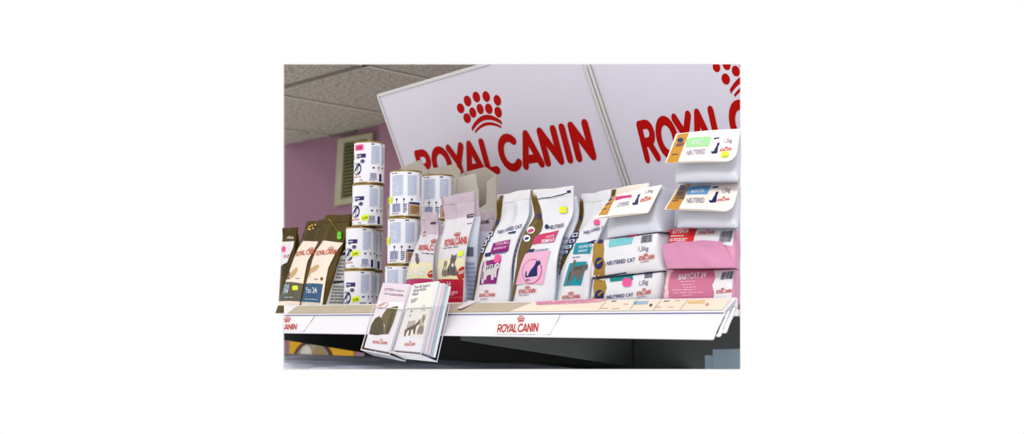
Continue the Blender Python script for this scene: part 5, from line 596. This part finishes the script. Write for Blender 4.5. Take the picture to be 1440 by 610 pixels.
protoA = thing('food_tin', 'white food tin with yellow sticker, bottom of the four-high stack', 'tin', (*TI['A1'], Z0), gA); tin_parts(protoA, HA, fA, 'front'); tin_sticker(protoA, HA, fA, .28, .22, 'yellow', w=.24, hh=.13)
for k, lab, st in [('A2', 'white food tin with yellow sticker, second from bottom of the four-high stack', ('yellow', .2, .28)), ('A3', 'white food tin with yellow sticker, third from bottom of the four-high stack', ('yellow', .3, .1)), ('A4', 'white food tin with pink sticker, top of the four-high stack', ('pink', .06, .80))]:
    i = int(k[1])-1; t = copy_thing(protoA, (*TI[k], Z0+HA*i+.0002*i), lab, gA); tin_sticker(t, HA, fA, st[1], st[2], st[0], tilt=.03 if st[0] == 'yellow' else 0, hh=.13 if st[0] == 'yellow' else .14, w=.24 if st[0] == 'yellow' else .24)
for k, lab in ((0, 'white food tin peeking out behind the bottom tin of the four-high stack'), (1, 'white food tin peeking out behind the second tin of the four-high stack')):
    copy_thing(protoA, (*TI['A5'], Z0+HA*k+.0002*k), lab, 'tins behind the four-high stack')
fB = facing(*TI['B1'])
protoB = thing('food_tin', 'white food tin at the bottom of the brown-patched stack behind the leaflet holder', 'tin', (*TI['B1'], Z0), gB); tin_parts(protoB, HB, fB, 'brown')
for k, lab in (('B2', 'white food tin with brown patch, middle of the stack behind the leaflet holder'), ('B3', 'white food tin with brown patch, top of the stack left of the orange-patched one')):
    i = int(k[1])-1; t = copy_thing(protoB, (*TI[k], Z0+HB*i+.0002*i), lab, gB)
    tin_sticker(t, HB, fB, .0, .28 if k == 'B3' else .42, 'yellow', w=.09, hh=.16, tilt=0)
protoC = thing('food_tin', 'white food tin at the bottom of the stack with orange patches', 'tin', (*TI['C1'], Z0), gB); tin_parts(protoC, HB, fB, 'orange')
for i, lab in ((1, 'white food tin with orange patch, middle of its stack behind the small bags'), (2, 'white food tin with orange patch, top of its stack in front of the cartons')):
    copy_thing(protoC, (*TI['C3'], Z0+HB*i+.0002*i), lab, gB)

# ---------------------------------------------------------------- cardboard display cartons behind the tins
def carton(key, label, d, wall, flap):
    pts = L[key]; Y = pts[0][1]; x0, x1 = pts[0][0], pts[-1][0]; zb = Z0; th = .0025
    t = thing('cardboard_carton', label, 'carton', ((x0+x1)/2, Y-d/2, zb), 'empty cardboard display cartons')
    m = MB(); top = [(p[0], p[2]) for p in pts[1:-1]]; outl = [(x0, zb), (x1, zb)]+top[::-1]
    m.hexa([(x, Y+th, z) for x, z in outl], [(x, Y, z) for x, z in outl], 'board_grey'); m.build('back_panel', t)
    zl, zr = pts[1][2], pts[-2][2]
    for x, z in ((x0, zl), (x1, zr)):
        m = MB(); q = [(x, Y, zb), (x, Y-d, zb), (x, Y-d, z-.09), (x, Y-d*.55, z-.075), (x, Y-d*.5, z-.02), (x, Y, z)]
        m.hexa([(a-th/2, b, c) for a, b, c in q], [(a+th/2, b, c) for a, b, c in q], 'board_light'); m.build('side_panel', t)
    m = MB(); w = x1-x0; zf = zr+wall
    q = [(x0, Y-d, zb), (x1, Y-d, zb), (x1, Y-d, zf-.03), (x1-w*.06, Y-d, zf-.02), (x1-w*.1, Y-d, zf+.012), (x1-w*flap, Y-d, zf+.008), (x1-w*flap*1.15, Y-d, zf-.04), (x0, Y-d, zf-.06)]
    m.hexa([(a, b+th, c) for a, b, c in q], q, 'board_light'); m.build('front_panel', t)
carton('carton_far', 'grey cardboard carton furthest left, behind the tall brown-patched tin stack', .05, -.05, .3)
carton('carton_mid', 'grey cardboard carton with peaked top, behind the orange-patched tins', .06, -.012, .5)
carton('carton_near', 'grey cardboard carton furthest right, behind the lavender topped bags', .06, -.012, .62)

# ---------------------------------------------------------------- leaflets and acrylic holder
def leaf_pts(p, k, u0=0, u1=1, v0=0, v1=1):
    D = v_mul(p['n'], -k); l = p['q']
    f = lambda u, v: v_add(v_lerp(v_lerp(l[0], l[1], u), v_lerp(l[3], l[2], u), v), D)
    return [f(u0, v0), f(u1, v0), f(u1, v1), f(u0, v1)]
def leaflet(key, k, thick, mat, label, du=0, dv=0, art=False):
    p = L[key]; q = leaf_pts(p, k, du, 1+du, 0, 1+dv); m = MB(); m.slab(q, thick, mat)
    if art: paint_panel(m, p, base=.0003, step=.0002)
    o = m.build('leaflet', origin=v_lerp(q[0], q[1], .5)); tag(o, label, 'leaflet', 'leaflets in the acrylic holder'); return o
leaflet('leaflet_left', 0, .004, 'paper_white', 'leaflet with dark furry cat picture, front of the left pocket', art=True)
leaflet('leaflet_left', .0055, .005, 'paper_white', 'white leaflet behind the furry cat leaflet, left pocket', .10, .0)
leaflet('leaflet_right', 0, .004, 'paper_white', 'leaflet with grey tabby cats, front of the right pocket', art=True)
leaflet('leaflet_right', .0055, .006, 'paper_white', 'white leaflet directly behind the tabby cat leaflet', .04, -.015)
leaflet('leaflet_right', .0125, .006, 'paper_pink', 'pale pink edged leaflet in the right pocket', .07, .0)
leaflet('leaflet_right', .0195, .004, 'paper_teal', 'pale teal edged leaflet in the right pocket', .09, .0)
leaflet('leaflet_right', .0245, .006, 'paper_white', 'white leaflet at the back of the right pocket', .12, -.01)
pq = L['leaflet_left']; pr_ = L['leaflet_right']
hold = thing('leaflet_holder', 'clear acrylic two-pocket leaflet holder hung on the white shelf rail', 'leaflet holder', v_lerp(pq['q'][0], pr_['q'][1], .5))
for key, u1 in (('leaflet_left', 1.06), ('leaflet_right', 1.02)):
    p = L[key]
    for nm, q in (('front_panel', leaf_pts(p, -.004, -.05, u1, -.05, .62)), ('back_panel', leaf_pts(p, .034, -.05, u1+.12, -.05, .75))):
        m = MB(); m.poly(q, 'acrylic_clear')
        for a, b in ((q[3], q[2]), (q[0], q[3]), (q[1], q[2])):
            w = v_mul(v_norm(v_sub(q[1], q[0])), .0006); h = v_mul(v_norm(v_sub(q[3], q[0])), .0006)
            if a is q[3]: m.slab([v_sub(a, h), v_sub(b, h), v_add(b, h), v_add(a, h)], .0022, 'acrylic_edge')
            else: m.slab([v_sub(a, w), v_add(a, w), v_add(b, w), v_sub(b, w)], .0022, 'acrylic_edge')
        m.build(nm, hold)
    f = leaf_pts(p, -.004, -.05, u1, -.05, .62); b = leaf_pts(p, .034, -.05, u1+.12, -.05, .75)
    for i, j in ((0, 3), (1, 2)):
        m = MB(); m.poly([f[i], b[i], b[j], f[j]], 'acrylic_clear'); m.build('side_panel', hold)
    m = MB(); m.slab([b[0], b[1], f[1], f[0]], .0025, 'acrylic_edge'); m.build('bottom_panel', hold)
b = leaf_pts(pr_, .036, 0, 1.12, .72, .77)
m = MB(); m.slab([b[1], (b[1][0]+.012, b[1][1]+.03, .004), (b[1][0]+.012, b[1][1]+.055, .006), v_add(b[1], (-.01, .02, .006))], .002, 'rail_white')
hk = [(b[1][0]+.0, -.034, -.012), (b[1][0]+.012, -.034, -.012), (b[1][0]+.03, .0, .004), (b[1][0]+.0, .0, .004)]
m = MB(); m.slab(hk, .002, 'rail_white'); m.slab([hk[3], hk[2], (hk[2][0]+.002, .010, .002), (hk[3][0]+.002, .010, .002)], .002, 'rail_white')
m.build('hook', hold)

# ---------------------------------------------------------------- shelving unit
XL = -1.95
unit = thing('shelving_unit', 'dark steel shelving unit with white shelf and price rail', 'shelving unit', (-.7, .3, -.2))
m = MB(); m.box((XL, .004, -.028), (.0, .62, Z0), 'shelf_paint'); m.build('shelf_board', unit, limit=('left', 'right'))
prof = [(.004, -.03), (.004, .0005), (-.0005, .0005), (-.0355, -.0215), (-.0385, -.0222), (-.0400, -.0245), (-.0385, -.0262), (-.0372, -.0262), (-.0470, -.0385), (-.0560, -.0480), (-.0625, -.0560), (-.0690, -.0650), (-.0725, -.0660), (-.0735, -.0685), (-.0715, -.0702), (-.0685, -.0690),
        (-.066, -.0665), (-.060, -.0570), (-.0535, -.0495), (-.0445, -.0400), (-.034, -.0280), (-.033, -.0225), (.001, -.0015), (.001, -.03)]
m = MB(); m.rings([[(x, y, z) for y, z in prof[::-1]] for x in (XL, .0)], lambda i, j: 'rail_groove_shade' if j in (16, 17) else 'rail_white', caps=('rail_white', 'rail_white'), smooth_=False)
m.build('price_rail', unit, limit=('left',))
low = [(y, z) for y, z in prof if z < -.026 and y < -.03]
for dx, dy, dz, w in ((.007, .010, .005, .006), (.0145, .016, .011, .006)):
    m = MB(); pr = [(y+dy, z+dz) for y, z in low]
    m.rings([[(x, y, z) for y, z in pr[::-1]] for x in (dx-w, dx)], 'rail_white', caps=('rail_white', 'rail_white'), smooth_=False)
    m.build('rail_end_piece', unit)
bk = L['bracket_mid']; PY = L['panel_y']
for x in (bk['x'], L['bracket_left_x']):
    m = MB(); fr_, ba_ = (bk['front'], bk['back']) if x > -1.5 else L['bracket_left']
    q = [(x, fr_[1], -.03), (x, fr_[1], fr_[2]), (x, ba_[1], ba_[2]), (x, ba_[1], -.03)]
    m.hexa([(a-.002, b_, c) for a, b_, c in q], [(a+.002, b_, c) for a, b_, c in q], 'steel_mid'); m.build('bracket', unit, limit=('left',) if x < -1.5 else ())
m = MB(); m.box((L['bracket_left_x']+.003, PY, -.19), (bk['x']-.006, PY+.02, -.03), 'steel_dark'); m.build('back_panel', unit, limit=('bottom',))
m = MB(); m.box((bk['x']+.006, PY, -.19), (.75, PY+.02, -.03), 'steel_mid'); m.build('back_panel', unit, limit=('bottom', 'right'))
m = MB(); m.box((bk['x']-.005, PY-.004, -.19), (bk['x']+.005, PY+.02, -.03), 'sack_print'); m.build('upright', unit, limit=('bottom',))
m = MB(); m.box((L['bracket_left_x']-.4, -.2, -.163), (.6, PY-.001, -.157), 'steel_low'); m.build('lower_shelf', unit, limit=('bottom', 'left', 'right'))

# paper strips and brand cards in the rail
p = L['tan_strip']; m = MB(); m.slab([v_add(a, v_mul(p['n'], .0012)) for a in p['q']], .0008, 'strip_tan')
tag(m.build('paper_strip', origin=v_lerp(p['q'][0], p['q'][1], .5), limit=('left',)), 'plain tan paper strip in the slanted top of the shelf rail', 'paper strip')
p = L['printed_strip']; m = MB(); m.slab([v_add(a, v_mul(p['n'], .0016)) for a in p['q']], .0008, 'strip_cream'); paint_panel(m, p, base=.0018, step=.0002)
tag(m.build('paper_strip', origin=v_lerp(p['q'][0], p['q'][1], .5)), 'cream printed paper strip along the right end of the shelf rail', 'paper strip')
for key, lab, lim in (('brand_card', 'white card with red lettering and crown, clipped mid shelf rail', ()), ('brand_card_left', 'white card with red lettering cut off at the left end of the rail', ('left',))):
    p = L[key]; q = p['q']; t = thing('brand_card', lab, 'card', v_lerp(q[0], q[1], .5), 'brand cards on the shelf rail')
    m = MB(); m.slab(q, .0008, 'card_white'); paint_panel(m, p, base=.0004, step=.0002); m.build('card', t, limit=lim)
    w = v_norm(v_sub(q[1], q[0])); up = v_sub(q[3], q[0]); c = [v_add(q[1], v_mul(w, -.006))]
    pts = [v_add(q[1], v_mul(w, -.004))]
    for x, y in ((.012, .0), (.014, .06), (.014, .9), (.010, 1.0)): pts.append(v_add(v_add(v_add(q[1], v_mul(w, x)), v_mul(up, y)), v_mul(p['n'], .0012)))
    pts.append(v_add(q[2], v_mul(w, -.004)))
    m = MB(); m.hexa([v_sub(x, v_mul(p['n'], .0012)) for x in pts], pts, 'card_white'); m.build('clip', t)

# ---------------------------------------------------------------- sign boards
for key, lab in (('sign_left', 'white tilted sign board with red crown and lettering, full width in view'), ('sign_right', 'white tilted sign board with red lettering, cut off at the right edge')):
    p = L[key]; q = p['q']; n = p['n']
    t = thing('sign_board', lab, 'sign', v_lerp(q[0], q[1], .5), 'sign boards above the shelf')
    lim = ('top', 'right')
    m = MB(); m.slab(q, .012, 'sign_face'); m.build('panel', t, limit=lim)
    for nm, sel in (('lettering', lambda a: a[0] == 'logo'), ('crown_emblem', lambda a: a[0] != 'logo')):
        m = MB(); paint_panel(m, dict(p, art=[a for a in p['art'] if sel(a)]), base=.0006, step=.0002); m.build(nm, t, limit=lim)
    w = v_norm(v_sub(q[1], q[0]))
    sides = [(q[3], q[0], w, 1), (q[2], q[1], w, -1)]
    for a, b_, d, s in sides:
        if key == 'sign_right' and s < 0: continue
        fr = MB()
        for k0, k1, mat, z in ((0, .0075, 'sign_frame', .005), (.0075, .010, 'sign_groove', .002), (.010, .0125, 'sign_frame', .003)) if not (key == 'sign_left' and s > 0) else ((0, .006, 'sign_frame', .004),):
            off = v_mul(n, z)
            qq = [v_add(v_add(b_, v_mul(d, s*k0)), off), v_add(v_add(b_, v_mul(d, s*k1)), off), v_add(v_add(a, v_mul(d, s*k1)), off), v_add(v_add(a, v_mul(d, s*k0)), off)]
            if s < 0: qq = [qq[1], qq[0], qq[3], qq[2]]
            fr.slab(qq, z+.012, mat)
        fr.build('side_frame', t, limit=lim)
    fr = MB(); up = v_norm(v_sub(q[3], q[0])); off = v_mul(n, .004)
    fr.slab([v_add(v_sub(q[3], v_mul(up, .007)), off), v_add(v_sub(q[2], v_mul(up, .007)), off), v_add(q[2], off), v_add(q[3], off)], .016, 'sign_frame')
    fr.build('top_frame', t, limit=lim)

# ---------------------------------------------------------------- the room
WY = L['wall_y']; ZC = L['ceil_z']; PX = L['pil_x']
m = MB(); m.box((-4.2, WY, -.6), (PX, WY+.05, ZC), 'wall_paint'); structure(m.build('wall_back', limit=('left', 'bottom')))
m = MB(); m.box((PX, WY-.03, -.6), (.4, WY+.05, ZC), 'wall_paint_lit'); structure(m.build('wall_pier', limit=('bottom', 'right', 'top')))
m = MB(); m.box((-4.2, -.6, ZC), (.4, WY+.05, ZC+.02), 'ceiling_tile'); structure(m.build('ceiling', limit=('left', 'top', 'right')))
k = 0
for x in (-2.36, -1.76, -2.95, -3.55, -1.16):
    m = MB(); m.box((x-.006, -.6, ZC-.004), (x+.006, WY, ZC), 'ceiling_bar'); m.box((x+.006, -.6, ZC-.001), (x+.012, WY, ZC), 'ceiling_gap_shade'); structure(m.build('trim_%d' % (k+1), limit=('left', 'top'))); k += 1
for y in (.55, 1.15, -.05):
    m = MB(); m.box((-4.2, y-.012, ZC-.004), (-.2, y+.012, ZC), 'ceiling_gap_shade' if .3 < y < 1 else 'ceiling_tile'); m.box((-4.2, y+.012, ZC-.003), (-.2, y+.017, ZC), 'ceiling_bar'); structure(m.build('trim_%d' % (k+1), limit=('left', 'top'))); k += 1
g = L['gap']; m = MB(); m.box((g[0][0], WY-.012, ZC-.010), (g[1][0], WY, ZC), 'gap_shade'); structure(m.build('trim_%d' % (k+1)))  # dark bar painted for the shadowed gap between ceiling and wall
# air vent
v = L['vent']; t = thing('air_vent', 'pale louvred air vent high on the pink wall', 'vent', v_lerp(v[0], v[1], .5))
def vq(u, w, y): a = v_lerp(v_lerp(v[0], v[1], u), v_lerp(v[3], v[2], u), w); return (a[0], WY-y, a[2])
m = MB(); m.slab([vq(.05, .03, .002), vq(.95, .03, .002), vq(.95, .97, .002), vq(.05, .97, .002)], .002, 'vent_dark'); m.build('recess', t)
m = MB()
for a, b_, c, d in ((0, 0, .19, 1), (.86, 0, 1, 1), (.19, 0, .86, .085), (.19, .92, .86, 1)):
    m.slab([vq(a, b_, .018), vq(c, b_, .018), vq(c, d, .018), vq(a, d, .018)], .018, 'vent_frame')
m.build('frame', t)
m = MB()
for i in range(16):
    w = .09+.83*i/16
    m.hexa([vq(.17, w, .016), vq(.88, w, .016), vq(.88, w+.006, .016), vq(.17, w+.006, .016)], [vq(.17, w+.04, .002), vq(.88, w+.04, .002), vq(.88, w+.048, .002), vq(.17, w+.048, .002)], 'vent_slat')
m.build('louvres', t)
# poster on the wall, seen under the shelf
q = L['poster']; t = thing('wall_picture', 'yellow picture with dark oval ring on the pink wall below the shelf', 'picture', v_lerp(q[0], q[1], .5))
m = MB(); m.slab([(a[0], WY-.008, a[2]) for a in q], .008, 'poster_yellow')
o4 = L['poster_oval']; cx, rx = o4[0][0], (o4[1][0]-o4[3][0])/2; cx = (o4[1][0]+o4[3][0])/2; cz = o4[0][2]; rz = o4[2][2]-o4[0][2]
m.poly([(cx+rx*math.cos(a*math.pi/20), WY-.0095, cz+rz*math.sin(a*math.pi/20)) for a in range(40)], 'poster_ring')
m.build('board', t, limit=('bottom',))
m = MB(); m.poly([(cx+rx*.86*math.cos(a*math.pi/20), WY-.011, cz+rz*.86*math.sin(a*math.pi/20)) for a in range(40)], 'poster_field')
m.poly([(cx+rx*(-.3+.3*math.cos(a*math.pi/10)), WY-.0122, cz+rz*(.3+.45*math.sin(a*math.pi/10))) for a in range(20)], 'poster_pale')
m.poly([(cx+rx*(.3+.32*math.cos(a*math.pi/10)), WY-.0118, cz+rz*(.2+.5*math.sin(a*math.pi/10))) for a in range(20)], 'poster_tan')
m.build('oval_picture', t, limit=('bottom',))

# ---------------------------------------------------------------- goods below
t = thing('plastic_sack', 'grey shiny plastic sack lying on the lower shelf', 'sack', (-1.25, .12, -.157))
m = MB(); nx, ny = 44, 26; rows = []
for j in range(ny+1):
    r = []
    for i in range(nx+1):
        u, w = i/nx, j/ny; e = min(1, 7*min(u, 1-u, w, 1-w))**.5
        x = -1.86+1.16*u; y = -.16+.56*w
        r.append((x, y, -.157+.002+e*(.012+.004*math.sin(11*u+3*w)*math.sin(8*w+2)+.003*math.sin(29*u-13*w))))
    rows.append(r)
m.rings(rows, 'sack_grey', closed=False)
m.poly([(-1.86, -.16, -.1565), (-1.86, .40, -.1565), (-.70, .40, -.1565), (-.70, -.16, -.1565)], 'sack_grey'); m.build('sack_body', t, limit=('bottom', 'left'))
q = L['box']
m = MB(); m.box((-.385, .50, -.157), (-.27, .60, -.104), 'box_grey'); m.box((-.41, .505, -.157), (-.385, .595, -.118), 'box_grey')
tag(m.build('grey_box', origin=(-.34, .55, -.157), limit=('right', 'bottom')), 'blue-grey box on the lower shelf at the far right', 'box')

# ---------------------------------------------------------------- light and camera
w = bpy.data.worlds.new('world'); scene.world = w; w.use_nodes = True
w.node_tree.nodes['Background'].inputs['Color'].default_value = (1, 1, 1, 1); w.node_tree.nodes['Background'].inputs['Strength'].default_value = 1.0
def area(name, loc, target, size, power, colr):
    la = bpy.data.lights.new(name, 'AREA'); la.shape = 'RECTANGLE'; la.size, la.size_y = size; la.energy = power; la.color = colr
    o = bpy.data.objects.new(name, la); col.objects.link(o); o.location = loc
    o.rotation_euler = (Vector(target)-Vector(loc)).to_track_quat('-Z', 'Y').to_euler(); return o
area('ceiling_lamp', (.6, -1.3, 1.2), (-.5, .1, .1), (.8, .35), 16, (1, .985, .97))
area('warm_lamp', (-2.2, -1.0, .7), (-1.3, .05, .1), (.5, .5), 2.5, (1, .8, .6))
scene.view_settings.view_transform = 'Standard'
scene.view_settings.look = 'None'; scene.view_settings.gamma = .86
cam = bpy.data.cameras.new('camera'); co = bpy.data.objects.new('camera', cam); col.objects.link(co); scene.camera = co
cam.sensor_width = 36; cam.sensor_fit = 'HORIZONTAL'; cam.lens = L['cam']['lens']; cam.clip_start = .05
co.location = LOC; co.rotation_euler = (math.pi/2+L['cam']['pitch'], 0, math.pi/2-L['cam']['yaw'])
cam.dof.use_dof = True; cam.dof.focus_distance = 2.2; cam.dof.aperture_fstop = 4.0
